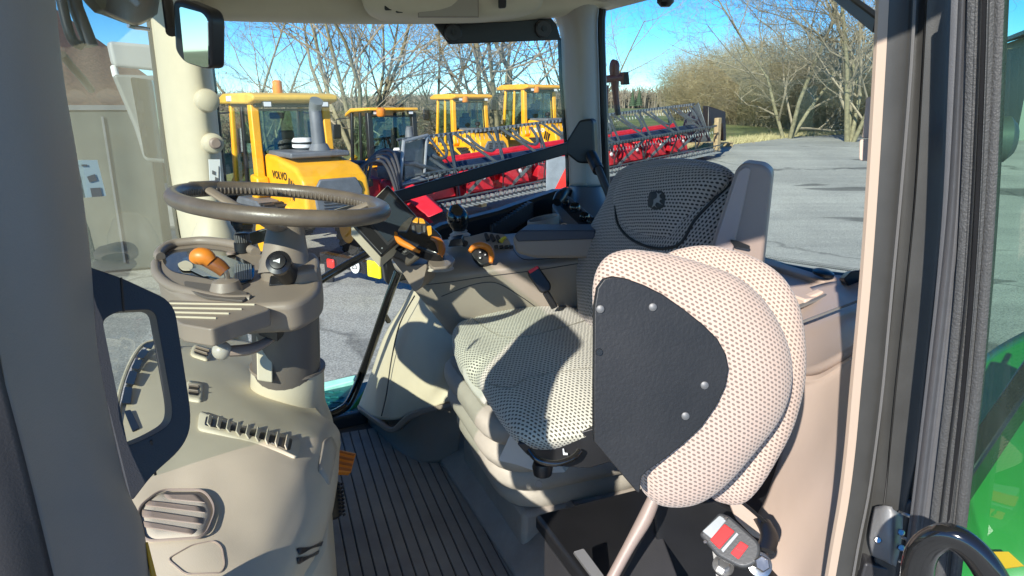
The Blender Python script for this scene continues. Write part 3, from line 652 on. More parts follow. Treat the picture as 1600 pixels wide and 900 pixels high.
for ai, a in enumerate(angs):
    c = ringp(0, a)
    tb = tube('tine_bar', [hp(.3, c.y, c.z), hp(LL-.75, c.y, c.z)], .030, M['reelgrey'], hd, seg=8)
    b = bmesh.new(); n = int((LL-1.2)/.145)
    for k in range(n):
        x = .45+k*.145; box_into(b, (x, c.y, c.z-.015), (.05, .08, .07))
        tube_into(b, [hp(x, c.y, c.z-.02), hp(x+.02, c.y+.05, c.z-.12), hp(x, c.y, c.z-.25)], [.013, .010, .008], 4, cap=False)
    tag(obj('tines', b, M['silver'] if ai == 0 else M['reelgrey'], tb, smooth=False), kind='stuff')
ns = 8; dx = (LL-1.15)/ns
def plate_into(b, p, q, w):                               # folded plate between two bars
    bar_into(b, p, q, w, .02, (0, -.8, .6))
    n_ = V((0, -.8, .6)).normalized()*.022; bar_into(b, p+n_, q+n_, w*.22, .02, (0, -.8, .6))
for k in range(ns+1):
    x = .35+k*dx; b = bmesh.new()
    for a in angs: bar_into(b, hp(x, yc, bz), ringp(x, a), .03, .035, (1, 0, 0))
    obj('spider', b, M['reelgrey'], hd, smooth=False)
for k in range(ns):
    x = .35+k*dx; xm = x+dx/2; b = bmesh.new()
    for i in (0, 1):
        a, a2 = angs[i], angs[(i+1) % 4]
        if i % 2 == 0: plate_into(b, ringp(x+.08, a), ringp(xm-.12, a2), .085); plate_into(b, ringp(x+dx-.08, a), ringp(xm+.12, a2), .085)
        else: plate_into(b, ringp(xm-.12, a), ringp(x+.08, a2), .085); plate_into(b, ringp(xm+.12, a), ringp(x+dx-.08, a2), .085)
    p0, p1 = ringp(0, angs[0]), ringp(0, angs[1])
    arc = []
    for j in range(9):
        q_ = R(180*j/8); s_ = .12+.55*math.sin(q_); c = p0.lerp(p1, s_); arc.append(hp(xm-.34*math.cos(q_), c.y, c.z))
    tube_into(b, arc, .04, 6)
    obj('brace_plate', b, M['reelgrey'], hd, smooth=False)
# cutter bar
cb = poly('cutter_bar', [(-1.12, .26), (-.9, .3), (-.9, .22), (-1.12, .2)], .2, LL-.4, M['reelgrey'], hd, axis='x', bevel=.005)
b = bmesh.new()
for k in range(int((LL-.8)/.152)):
    x = .3+k*.152; tube_into(b, [hp(x, -1.08, .25), hp(x, -1.28, .24), hp(x, -1.36, .25)], [.028, .018, .004], 5)
    box_into(b, (x, -1.0, .33), (.04, .12, .07))
tag(obj('knife_fingers', b, M['silver'], cb, smooth=False), kind='stuff')
tube('front_rail', [hp(.1, -1.2, .48), hp(LL-.4, -1.2, .48)], .02, M['reelgrey'], hd, seg=6)
b = bmesh.new()
for k in range(int(LL/.32)-1): tube_into(b, [hp(.2+k*.32, -1.2, .48), hp(.2+k*.32, -1.05, .26)], .012, 4)
tag(obj('rail_posts', b, M['silver'], hd, smooth=False), kind='stuff')
# left end: divider, drive drum, hoses, triangular plates
poly('end_divider', [(-1.7, .15), (-1.1, .42), (-.2, .75), (.7, .95), (.75, .15)], .0, .12, M['red'], hd, axis='x', bevel=.03)
obj('divider_nose', ext([hp(-.05, -2.3, .5), hp(.5, -1.1, .46), hp(.5, -1.0, .72), hp(-.1, -1.3, 1.0)], V((-.35, .1, -.1))), M['red'], hd, bevel=.04, seg=3)
poly('side_shield', [(-1.0, .7), (-.75, 1.05), (.2, 1.2), (.75, 1.1), (.75, .6)], -.5, -.02, M['red'], hd, axis='x', bevel=.08, seg=3)
obj('gear_hood', ext([hp(-1.5, .2, .55), hp(-.1, .2, .55), hp(-.1, .2, 1.0), hp(-.6, .2, 1.12), hp(-1.4, .2, .95)], V((0, -.8, 0))), M['red'], hd, bevel=.07, seg=3)
lathe('drive_drum', hp(.1, -.55, 1.2), (.2, -1, .05), [(.05, -.3), (.42, -.28), (.45, -.2), (.45, .1), (.42, .13), (.36, .14), (.02, .16)], M['mgrey'], hd, seg=32)
b = bmesh.new()
for (y_, s_) in ((-1.0, 1), ):
    fr = [hp(-.2, -.95, .95), hp(.05, -.9, 1.86), hp(.75, -.8, 1.92), hp(1.55, -.75, 1.0)]
    tube_into(b, fr+[fr[0]], .045, 8)
    tube_into(b, [hp(.75, -.8, 1.92), hp(.55, -.85, 1.05), hp(-.2, -.95, .95)], .035, 8)
ef = obj('end_frame', b, M['silver'], hd)
obj('end_plate', ext([hp(.0, -.86, 1.0), hp(.12, -.83, 1.8), hp(.7, -.76, 1.85), hp(1.42, -.7, 1.05)], V((.02, .04, 0))), M['reelgrey'], ef, smooth=False)
for k in range(4): tube('hydraulic_hose', [hp(-1.3+.1*k, -.9, .95), hp(-1.1+.12*k, -.95, 1.45+.07*k), hp(-.6+.1*k, -1.0, 1.5+.05*k), hp(-.35+.05*k, -1.0, .9), hp(-.3, -.9, .6)], .035, M['rubber'], hd, seg=8, n=6)
tube('lift_arm', [hp(-1.3, -.7, 1.55), hp(.3, -.85, 1.35), hp(1.1, -.8, 1.05)], .055, M['reelgrey'], hd, seg=8)
poly('yellow_lock', [(-.95, 1.15), (-.8, 1.4), (-.74, 1.36), (-.88, 1.12)], -.95, -.9, M['yellow'], hd, axis='x', bevel=.005)
b = bmesh.new()
for k in range(7): box_into(b, (-1.45+.12*k, -.75+.03*k, 1.05+.04*(k % 3)), (.1, .2, .16))
obj('valve_block', b, M['black'], hd, bevel=.01)
# far end bracket
obj('end_bracket', ext([hp(LL-.5, -.7, .8), hp(LL-.3, -.55, 1.75), hp(LL+.5, -.75, 1.5), hp(LL+.55, -.8, .5), hp(LL+.38, -.8, .5), hp(LL+.3, -.75, 1.1), hp(LL-.1, -.7, 1.2)], V((.1, .3, 0))), M['black'], hd, bevel=.03)
poly('far_end_plate', [(-.95, .6), (-.4, 1.9), (.1, 1.5), (.3, .5)], LL-.72, LL-.68, M['reelgrey'], hd, axis='x', bevel=.01)
B('support_post', (LL-.25, -.9, .75), (.22, .16, 1.2), M['wood'], hd)
for k in range(3): B('support_block', (2.4+k*3.6, 0, .09), (.18, 1.4, .18), M['wood'], hd)
# pallets under the far end
def pallet(px, py, rz, label):
    q = G(px, py); t = thing('pallet', label, 'pallet', q, 'wooden pallets under the far end of the header', rz, local=True)
    for k in range(5): B('deck_board', (0, -.48+k*.24, .14), (1.2, .14, .03), M['wood'], t, bevel=.003)
    for k in range(3): B('runner', (-.52+k*.52, 0, .06), (.12, 1.05, .11), M['wood'], t, bevel=.003)
    return t
pallet(1062, 243, R(20), 'pale pallet lying under the near side of the header end'); pallet(1108, 229, R(35), 'pallet lying further out beside the black end bracket')
# white/red warning plate standing at the near end of the header behind the corner pillar
wp = thing('warning_board', 'red and white striped board standing beyond the corner pillar', 'warning board', place(872, 8.0), local=True, rz=R(10))
B('plate', (0, 0, 1.4), (.26, .03, .85), M['silver'], wp, bevel=.004)
obj('red_stripe', ext([V((-.10, -.018, 1.30)), V((.13, -.018, 1.30)), V((.13, -.018, 1.75))], V((0, .003, 0))), M['redl'], wp, smooth=False); B('post', (0, .05, .6), (.06, .06, 1.2), M['silver'], wp)
# trailer beam with lamp, speed disc and yellow reflector lying in the yard
bmz = .34
a, c = PZ(505, 402, bmz), PZ(700, 446, bmz)
tr = thing('trailer_beam', 'low black trailer beam with a red lamp and a bright yellow block in the yard', 'trailer', ((a.x+c.x)/2, (a.y+c.y)/2, 0))
b = bmesh.new(); bar_into(b, a, c, .12, .16); obj('beam', b, M['blackp'], tr, bevel=.01)
def onb(px, py, w_, h_, d_, m, nm, rb=.01):
    k = (px-505)/195; q = a.lerp(c, k); t_ = (c-a).normalized(); n_ = V((-t_.y, t_.x, 0)); 
    if n_.y > 0: n_ = -n_
    q2 = PP(px, py, (q+n_*.075, n_)); return box(nm, q2, (w_, d_, h_), m, tr, ax=(t_, n_, V((0, 0, 1))), bevel=rb), q2, n_, t_
l, *_x = onb(517, 412, .16, .13, .04, M['redl'], 'red_lamp', .03)
pl_, q2, n_, t_ = onb(555, 416, .01, .01, .01, M['white'], 'disc_stud', 0)
dsc = lathe('speed_disc', q2, n_, [(.095, 0), (.095, .012)], M['white'], tr, seg=24); text('lettering', '25', q2+n_*.014, (-(t_) if t_.dot(V((1, 0, 0))) < 0 else t_, (0, 0, 1)), .12, M['black'], dsc, depth=.002)
onb(585, 421, .25, .22, .05, mat('signal_yellow', (.85, .75, .01), .5), 'yellow_block', .02)
b = bmesh.new()
for k in (.05, .98):
    q = a.lerp(c, k); box_into(b, (q.x, q.y, .14), (.1, .1, .28))
obj('stands', b, M['blackp'], tr)
# stacked concrete paving slabs sheen near the beam is part of the yard material
# ---------------------------------------------------------------- the tractor cab shell
K = M['black']
cab = thing('tractor_cab', 'beige and black tractor cab interior with large windows, ribbed floor and tan rear trim', 'tractor cab', T(-.4, 1.2, CZ-1.0))
plF = (C0 + VA*2.05, -VA); plR = (C0 + UF*-1.1, UF)
def hz(dz): return (V((0, 0, CZ+dz)), V((0, 0, 1)))
def facing(px, py, Y, up=0, right=0):
    n = -ray(px, py).normalized() + V((right, 0, up)); return (P(px, py, Y), n.normalized())
# pillar beside the open door, near the eye
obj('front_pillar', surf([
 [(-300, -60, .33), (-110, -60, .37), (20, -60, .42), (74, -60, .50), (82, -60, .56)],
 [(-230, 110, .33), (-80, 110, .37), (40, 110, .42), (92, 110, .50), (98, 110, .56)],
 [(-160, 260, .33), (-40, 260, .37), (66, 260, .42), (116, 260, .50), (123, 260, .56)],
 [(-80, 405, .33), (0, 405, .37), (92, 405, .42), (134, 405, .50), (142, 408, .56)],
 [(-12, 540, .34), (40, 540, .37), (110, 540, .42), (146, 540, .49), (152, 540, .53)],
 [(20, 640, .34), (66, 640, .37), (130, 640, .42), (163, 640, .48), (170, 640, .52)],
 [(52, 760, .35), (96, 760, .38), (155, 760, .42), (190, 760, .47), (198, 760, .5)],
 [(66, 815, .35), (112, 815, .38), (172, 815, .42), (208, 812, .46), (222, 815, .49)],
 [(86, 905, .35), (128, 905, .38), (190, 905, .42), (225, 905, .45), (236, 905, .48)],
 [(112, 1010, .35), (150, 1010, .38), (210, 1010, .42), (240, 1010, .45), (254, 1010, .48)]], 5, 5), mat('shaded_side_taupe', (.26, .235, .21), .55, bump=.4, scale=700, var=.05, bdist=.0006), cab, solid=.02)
obj('door_sill_seal', surf([[(-300, 420, .30), (-160, 420, .31), (-82, 400, .325)], [(-300, 540, .30), (-120, 540, .31), (-10, 540, .325)], [(-300, 600, .30), (-100, 600, .31), (8, 600, .325)], [(-300, 760, .30), (-60, 760, .31), (50, 760, .33)], [(-300, 1000, .30), (0, 1000, .31), (108, 1000, .335)]]), M['rubber'] if 0 else M['dark'], cab, solid=.02)
slab('yellow_edge_strip', [(226, 848), (231, 846), (246, 905), (256, 990), (246, 990), (236, 905)], facing(235, 900, .47), .01, M['yellow'], cab, bevel=.001)
# grab handle
o_ = rnd([(128, 413, 6), (190, 434, 20), (272, 472, 26), (301, 660, 40), (286, 700, 30), (238, 742, 20), (206, 784, 8), (150, 560, 30)], 10, 5)
i_ = rnd([(160, 500, 10), (184, 486, 12), (242, 483, 16), (270, 640, 24), (266, 664, 16), (232, 684, 20), (200, 697, 8), (180, 600, 20)], 10, 5)
gh = obj('grab_handle', frame_bm(o_, i_, facing(220, 590, .56, right=.25), .028), mat('dark_navy_plastic', (.03, .03, .034), .5, bump=.5, scale=700, bdist=.0008), cab, bevel=.007, seg=4)
tube('handle_seam', [P(189, 434, .553), P(193, 486, .556)], .0012, K, gh, seg=6); tube('handle_seam', [P(236, 688, .545), P(243, 742, .545)], .0012, K, gh, seg=6)
# far front pillar
apl = [(-70, 222, 326), (30, 233, 322), (110, 243, 332), (160, 249, 338), (230, 258, 345), (285, 266, 351), (385, 283, 366), (480, 304, 380), (540, 317, 390)]
obj('front_pillar', surf([[(l, y, 1.90), (l+10, y, 1.84), (l+.42*(r-l), y, 1.80), (r-14, y, 1.82), (r, y, 1.93)] for y, l, r in apl], 5, 4), M['beige'], cab, solid=.02)
tube('window_seal', [P(l-1, y, 1.88) for y, l, r in apl], .006, K, cab, seg=8)
tube('window_seal', [P(r+1, y, 1.95) for y, l, r in apl[:7]], .005, K, cab, seg=8)
for k, (x, y, r) in enumerate(((322, 157, .030), (331, 224, .027))):
    q = P(x-2, y, 1.83); d = -ray(x, y).normalized() + V((.25, 0, 0))
    kb = lathe('pillar_knob', q, d, [(r, -.02), (r, .03), (r*.9, .045), (r*.5, .052)], M['beige'], cab, seg=24)
    if k: lathe('knob_cap', q, d, [(r*.55, .05), (r*.55, .062), (r*.4, .066)], M['brownp'], kb, seg=20)
lathe('pillar_bulge', P(338, 392, 1.80), (0, 0, 1), [(.055, -.1), (.062, 0), (.055, .05), (.035, .09), (.01, .11)], M['beige'], cab, seg=20)
cdp = slab('card_holder', [(326, 249), (344, 249), (346, 287), (328, 287)], facing(335, 268, 1.74, right=.2), .004, M['white'], cab, bevel=.0005)
pc = facing(335, 268, 1.7385, right=.2)
for k, (x, y, w_, h_) in enumerate(((334, 270, 5, 8), (338, 280, 4, 8), (342, 272, 1.5, 26))): slab('card_print', [(x-w_/2, y-h_/2), (x+w_/2, y-h_/2+2), (x+w_/2, y+h_/2), (x-w_/2, y+h_/2-2)], pc, .0005, M['grey'], cdp, bevel=0)
# rear corner pillar
cpl = [(-30, 852, 950), (14, 858, 938), (30, 868, 936), (60, 876, 936), (120, 878, 938), (200, 884, 940), (250, 888, 942), (292, 889, 944)]
obj('rear_pillar', surf([[(l, y, 2.34), (l+6, y, 2.26), ((l+r)/2, y, 2.20), (r-8, y, 2.24), (r, y, 2.34)] for y, l, r in cpl], 5, 4), mat('pillar_taupe', (.34, .31, .27), .5, bump=.3, scale=700, var=.04, bdist=.0006), cab, solid=.02)
tube('window_seal', [P(l-2, y, 2.3) for y, l, r in cpl[3:]], .006, K, cab, seg=8)
tube('window_seal', [P(r+4, y, 2.28) for y, l, r in cpl[1:]], .012, K, cab, seg=8)
obj('pillar_foot', surf([[(888, 290, 2.3), (900, 291, 2.19), (920, 292, 2.17), (936, 291, 2.2), (946, 290, 2.3)], [(884, 306, 2.28), (898, 308, 2.14), (920, 309, 2.12), (940, 307, 2.16), (950, 304, 2.3)], [(868, 325, 2.26), (892, 330, 2.08), (920, 335, 2.05), (950, 330, 2.1), (962, 322, 2.3)], [(850, 360, 2.2), (885, 362, 1.98), (920, 364, 1.95), (960, 362, 1.98), (985, 350, 2.1)]], 5, 5), M['grey'], cab, solid=.02)
obj('pillar_bracket', ext([P(x, y, 2.12) for x, y in rnd([(905, 188), (922, 185), (927, 190), (930, 248), (924, 256), (903, 255), (884, 240), (884, 222)], 4)], V((.02, .07, 0))), K, cab, bevel=.006)
gb = bmesh.new(); bar_into(gb, P(372, 379, 1.93), P(888, 231, 2.13), .016, .036); obj('grab_bar', gb, K, cab, bevel=.003)
tube('rubber_hose', [P(922, 240, 2.1), P(934, 262, 2.02), P(948, 296, 1.98), P(962, 330, 1.95)], .011, M['dark'], cab, n=5); tube('hose_sleeve', [P(924, 243, 2.09), P(935, 266, 2.02)], .018, K, cab)
# window bays
def sheetq(name, pts, m, **k): bm = bmesh.new(); bm.faces.new([bm.verts.new(p) for p in pts]); return obj(name, bm, m, cab, smooth=False, **k)
sheetq('side_window', [PP(300, -40, plF), PP(905, -60, plF), PP(905, 330, plF), PP(700, 500, plF), PP(560, 700, plF), PP(380, 700, plF)], M['glass'])
rw = (C0 + UF*-1.12, UF)
sheetq('rear_window', [PP(938, -40, rw), PP(1390, -80, rw), PP(1390, 436, rw), PP(1190, 412, rw), PP(938, 380, rw)], M['rearglass'])
def DZ(x, y, z): r = ray(x, y); return (x, y, z/r.z)
wbm = surf([[(40, -60, .54), (110, -60, .80), (185, -50, 1.24), (240, -40, 1.92)], [(95, 200, .57), (150, 200, .82), (215, 190, 1.28), (258, 180, 1.92)], [(140, 450, .60), (180, 440, .86), (245, 430, 1.32), (296, 430, 1.9)], [DZ(120, 800, -.445), DZ(170, 690, -.445), DZ(216, 550, -.455), DZ(320, 526, -.48)]], 5, 6)
obj('windscreen', wbm, M['wsglass'], cab, auto=180)
M['decal'] = mat('pale_decal', (.33, .40, .42), .5)
st = slab('warning_sticker', [(121, 250), (152, 250), (166, 306), (134, 309)], facing(142, 280, .68, right=.3), .0006, M['decal'], cab, bevel=0)
ps = facing(142, 280, .6793, right=.3)
for q in ([(136, 276), (148, 272), (152, 282), (140, 285)], [(141, 294), (157, 293), (160, 307), (144, 308)], [(127, 257), (136, 257), (137, 260), (128, 260)]): slab('sticker_print', q, ps, .0004, M['grey'], st, bevel=0)
fw_ = [P(*DZ(x, y, z)) for x, y, z in ((110, 860, -.45), (166, 700, -.45), (214, 552, -.46), (258, 527, -.47), (316, 524, -.49))] + [T(.30, 2.02, CZ-.5)]
bm = bmesh.new(); tp = [bm.verts.new(p) for p in fw_]; bt = [bm.verts.new((p.x, p.y, CZ-1.02)) for p in fw_]
for k in range(len(tp)-1): bm.faces.new((tp[k], tp[k+1], bt[k+1], bt[k]))
obj('front_wall', bm, M['dark'], cab, solid=.02)
# header trims and roof
def hdr(name, pts, Y0, Y1, m, th=.05, **k): return obj(name, surf(pts, 5, 4), m, cab, solid=th)
obj('front_header', surf([[(215, -90, 1.86), (420, -90, 1.90), (600, -90, 2.0), (760, -90, 2.08), (900, -90, 2.2), (1040, -90, 2.3)], [(225, 2, 1.84), (420, 4, 1.88), (600, 4, 1.97), (760, 2, 2.05), (900, -6, 2.18), (1010, -24, 2.3)], [(234, 24, 1.86), (420, 30, 1.90), (600, 34, 2.0), (760, 32, 2.08), (880, 22, 2.2), (1000, -6, 2.32)], [(236, 29, 1.92), (420, 35, 1.97), (600, 38, 2.06), (760, 35, 2.14), (880, 26, 2.26), (1004, -2, 2.36)]], 6, 4), M['beige'], cab, solid=.01)
op = obj('overhead_panel', surf([[(560, -90, 1.90), (640, -90, 1.88), (760, -90, 1.92), (850, -90, 2.0)], [(564, -10, 1.88), (640, -8, 1.86), (760, -10, 1.90), (850, -14, 1.98)], [(574, 20, 1.90), (640, 24, 1.88), (760, 24, 1.92), (840, 16, 2.0)], [(596, 33, 1.97), (660, 36, 1.96), (740, 36, 1.98), (800, 30, 2.05)]], 6, 5), M['beige'], cab, solid=.01)
po = plane((600, 0, 1.868), (750, 0, 1.885), (640, 22, 1.872)); po = (po[0], po[1])
for x in (607, 624.5, 642): 
    sw = slab('rocker_switch', rnd([(x-6.5, -14), (x+6.5, -14), (x+6.5, 20 if x > 610 else 16), (x-6.5, 20 if x > 610 else 16)], 3), po, .012, K, op, bevel=.002); slab('switch_mark', [(x-1, 7), (x+3, 7), (x+3, 11), (x-1, 11)], (po[0]+po[1]*.001, po[1]), .0008, M['silver'], sw, bevel=0)
pi = (po[0]+po[1]*.001, po[1])
slab('cover_seam', [(653, -30), (748, -30), (748, 27), (653, 27)], po, .01, M['taupe'], op, bevel=0); slab('cover_plate', [(654.5, -30), (746.5, -30), (746.5, 25.5), (654.5, 25.5)], pi, .01, mat('overhead_cover', (.34, .30, .24), .5, bump=.3, scale=800), op, bevel=.001)
slab('dome_switch', rnd([(778, -20), (792, -20), (791, 12), (779, 13)], 3), po, .012, K, op, bevel=.002)
vs_ = slab('blind_bracket', [(678, 36), (780, 34), (862, 28), (870, 38), (877, 62), (702, 69)], (plF[0]-VA*.04, plF[1]), .012, K, cab, bevel=.003)
for x, y in ((708, 51), (849, 45)):
    q = PP(x, y, (plF[0]-VA*.045, plF[1])); lathe('bolt_cover', q, -VA, [(.026, -.004), (.026, .004), (.022, .007)], M['dark'], vs_, seg=28); lathe('bolt', q-VA*.006, -VA, [(.009, 0), (.009, .004)], K, vs_, seg=6)
bm = ext([T(.35, .22, CZ+.31), T(.42, 1.2, CZ+.31), T(.35, 2.22, CZ+.31), T(-1.16, 2.22, CZ+.31), T(-1.2, .22, CZ+.31)], V((0, 0, .11))); obj('roof', bm, M['beige'], cab, bevel=.02, smooth=False)
obj('roof_rail', bar_into(bmesh.new(), T(.3, .42, CZ+.30), T(-1.1, .42, CZ+.30), .10, .07), M['beige'], cab, bevel=.01)
# roller blind hanging at the windscreen top
sb = obj('roller_blind', surf([[(120, -60, 1.0), (180, -60, 1.15), (230, -50, 1.5), (256, -40, 1.75)], [(136, -12, .98), (178, -10, 1.12), (222, -6, 1.45), (250, -4, 1.72)], [(158, 14, 1.0), (188, 30, 1.15), (216, 40, 1.45), (246, 22, 1.75)]], 6, 6), K, cab, solid=.01)
slab('blind_clip', [(192, -8), (206, -14), (220, 6), (214, 12)], facing(205, 0, 1.05), .01, M['silver'], sb, bevel=.002)
tube('blind_cord', [P(200, 40, 1.4), P(212, 43, 1.42), P(222, 44, 1.46), P(232, 46, 1.5)], .004, M['steel'], sb, n=3)
# lower window surround, far side
slab('window_sill', [(598, 408), (640, 380), (692, 352), (780, 330), (872, 298), (912, 296), (915, 350), (820, 392), (720, 420), (604, 446)], (plF[0]-VA*.05, plF[1]), .06, K, cab, bevel=.01)
for k in range(14): 
    t_ = k/13; q = PP(770+t_*58, 364-t_*36, (plF[0]-VA*.07, plF[1])); box('sill_rib', q, (.012, .03, .05), M['dark'], cab, ax=(UF, VA, V((0, 0, 1))), bevel=.002)
tube('handrail', [P(496, 441, 1.86), P(545, 412, 1.9), P(600, 384, 1.96)], .012, M['gloss'], cab, n=3)
tube('handrail', [P(622, 424, 1.9), P(606, 468, 1.9), P(583, 535, 1.9), P(562, 592, 1.9), P(546, 628, 1.88), P(532, 641, 1.86), P(514, 649, 1.84)], .0125, M['gloss'], cab, n=5)
tube('handrail_stub', [P(601, 492, 1.9), P(607, 502, 1.93)], .008, K, cab)
# floor
fm = bmesh.new(); zf = CZ-1.0
obj('floor_base', ext([T(.6, .35, zf-.006), T(.6, 1.85, zf-.006), T(.1, 2.04, zf-.006), T(-1.1, 2.1, zf-.006), T(-1.1, .35, zf-.006)], V((0, 0, -.05))), mat('groove_rubber', (.10, .09, .08), .7), cab, smooth=False)
u = .55
while u > -.62:
    vb = 2.0 if u < .1 else 1.95; box_into(fm, T(u, (vb+.4)/2, zf-.004), (.0245, vb-.4, .008), (UF, VA, V((0, 0, 1)))); u -= .0275
obj('floor_mat', fm, M['mat_'], cab, bevel=.0018, smooth=False)
obj('floor_edge', bar_into(bmesh.new(), T(.55, 1.93, zf+.01), T(-.3, 2.08, zf+.01), .03, .05), M['dark'], cab, bevel=.008)
obj('floor_kerb', ext([T(-.40, 1.74, zf), T(-.46, .75, zf), T(-.62, .75, zf+.12), T(-.56, 1.74, zf+.12)], V((0, 0, .012))), M['mat_'], cab, bevel=.006)
# far wheel-arch shell
shell = obj('side_shell', surf([
 [(650, 440, 1.98), (672, 438, 1.90), (700, 440, 1.84), (740, 445, 1.8), (800, 450, 1.78)],
 [(628, 478, 2.0), (650, 480, 1.90), (682, 490, 1.80), (730, 500, 1.76), (800, 510, 1.74)],
 [(600, 525, 2.0), (622, 528, 1.90), (662, 530, 1.78), (720, 535, 1.72), (800, 540, 1.7)],
 [(577, 590, 2.02), (600, 596, 1.88), (672, 590, 1.72), (712, 586, 1.72), (800, 580, 1.7)],
 [(559, 636, 2.04), (590, 655, 1.86), (640, 652, 1.76), (700, 628, 1.70), (800, 612, 1.68)]], 7, 7), M['beige'], cab, solid=.02)
tube('shell_seam', [P(648, 462, 1.875), P(625, 505, 1.87), P(612, 560, 1.855), P(604, 615, 1.835), P(596, 650, 1.83)], .002, M['dark'], shell, seg=6, n=4)
obj('side_shell_rim', surf([[(558, 634, 2.03), (588, 656, 1.85), (612, 668, 1.79), (640, 646, 1.745), (700, 630, 1.69), (760, 622, 1.66)], [(560, 642, 2.03), (588, 664, 1.85), (613, 676, 1.785), (645, 654, 1.74), (700, 637, 1.685), (760, 629, 1.655)]], 6, 3), M['taupe'], shell, solid=.02)
obj('arch_base', surf([[(570, 640, 2.04), (600, 650, 1.90), (640, 640, 1.80), (700, 625, 1.74), (745, 615, 1.72)], [(573, 668, 2.02), (605, 686, 1.88), (645, 690, 1.79), (690, 684, 1.74), (722, 672, 1.72)], [(577, 690, 1.99), (608, 712, 1.84), (645, 722, 1.765), (684, 722, 1.745), (716, 706, 1.74)]], 6, 5), M['taupe'], cab, solid=.02)
# outside step under the far door
stp = thing('access_step', 'green tread-plate step outside the far side of the cab', 'step', P(530, 640, 2.35)-V((0, 0, .1)))
b = ext([P(500, 612, 2.5), P(600, 590, 2.5), P(610, 700, 2.0), P(500, 700, 2.0)], V((0, 0, -.03))); obj('tread_plate', b, mat('teal_tread_plate', (.01, .10, .10), .4, metal=.2, var=.2), stp, bevel=.003)
b = bmesh.new()
for i in range(7):
    for j in range(9):
        px, py = 508+i*9+(j % 2)*4, 614+j*8; q = P(px, py, 2.46-.045*j); e = V((1, .35*(-1)**(i+j), 0)).normalized(); box_into(b, q+V((0, 0, .004)), (.028, .007, .006), (e, V((-e.y, e.x, 0)), V((0, 0, 1))))
tag(obj('tread_lugs', b, mat('teal_lugs', (.02, .16, .15), .35, metal=.3), stp, smooth=False), kind='stuff')
obj('step_edge', ext([P(500, 598, 2.52), P(556, 585, 2.52), P(562, 592, 2.5), P(502, 608, 2.5)], V((0, 0, -.04))), mat('pale_teal_paint', (.22, .50, .44), .5, var=.2, vscale=12), stp, bevel=.004)
obj('green_bracket', ext([P(545, 640, 2.3), P(575, 600, 2.35), P(580, 612, 2.35), P(552, 650, 2.3)], V((0, 0, -.05))), M['green'], stp, bevel=.004)
# ---- rear trim
tr_ = obj('rear_trim', surf([
 [(1170, 408, 1.64), (1230, 418, 1.54), (1290, 425, 1.44), (1362, 436, 1.3)],
 [(1180, 450, 1.5), (1240, 448, 1.42), (1300, 446, 1.34), (1362, 452, 1.22)],
 [(1215, 520, 1.26), (1270, 510, 1.2), (1320, 500, 1.13), (1360, 490, 1.08)],
 [(1236, 590, 1.08), (1275, 584, 1.03), (1315, 562, .98), (1352, 538, .95)],
 [(1240, 612, 1.065), (1278, 606, 1.01), (1316, 584, .96), (1350, 558, .925)],
 [(1222, 700, 1.04), (1270, 690, .97), (1310, 672, .91), (1342, 650, .87)],
 [(1190, 790, 1.0), (1250, 790, .92), (1300, 780, .86), (1330, 765, .82)],
 [(1120, 930, .94), (1220, 930, .86), (1275, 920, .80), (1306, 910, .77)]], 6, 6), M['tan'], cab, solid=.02)
sp_ = obj('shelf_lid', surf([[(1205, 452, 1.46), (1250, 452, 1.385), (1300, 440, 1.335), (1362, 438, 1.25)], [(1218, 520, 1.225), (1270, 510, 1.165), (1320, 498, 1.10), (1360, 487, 1.06)], [(1238, 584, 1.075), (1272, 577, 1.02), (1312, 555, .97), (1352, 530, .935)]], 6, 6), mat('tan_lid', (.40, .31, .26), .42, bump=.3, scale=800), tr_, solid=.012)
for a_, b_, w_ in (((1240, 508), (1352, 466), .013), ((1232, 486), (1292, 461), .010)):
    yy = [1.19, 1.11] if w_ > .012 else [1.27, 1.28]
    obj('grip_strip', bar_into(bmesh.new(), P(*a_, yy[0]), P(*b_, yy[1]), w_, .004), M['grey'], sp_, bevel=0)
obj('tan_rib', bar_into(bmesh.new(), P(1234, 478, 1.3), P(1284, 456, 1.31), .02, .012), M['tan'], sp_, bevel=.004)
obj('rear_window_sill', surf([[(1190, 405, 1.60), (1240, 414, 1.52), (1300, 424, 1.42), (1362, 430, 1.31)], [(1190, 412, 1.59), (1240, 422, 1.5), (1300, 434, 1.4), (1362, 442, 1.29)]], 5, 3), K, cab, solid=.01)
b = bmesh.new()
for r_ in range(3):
    for k in range(64): 
        x = 1192+k*2.7+(r_ % 2)*1.3; y = 403-r_*2.4+(x-1192)*.148; q = PP(x, y, (rw[0]+UF*.004, UF)); lathe_into(b, q, UF, [(.0016-.0004*r_, 0), (.0016-.0004*r_, .0006)], 6)
tag(obj('frit_dots', b, K, cab, smooth=False), kind='stuff')
wl = obj('window_latch', ext([P(x, y, 1.27) for x, y in rnd([(1318, 436), (1330, 424), (1362, 420), (1362, 446), (1326, 448)], 3)], V((.01, .04, -.01))), K, cab, bevel=.004)
lathe('latch_pad', P(1286, 429, 1.40), (0, 0, 1), [(.03, 0), (.03, .006), (.02, .01)], K, cab, sq=(.6, 1.1), seg=20)
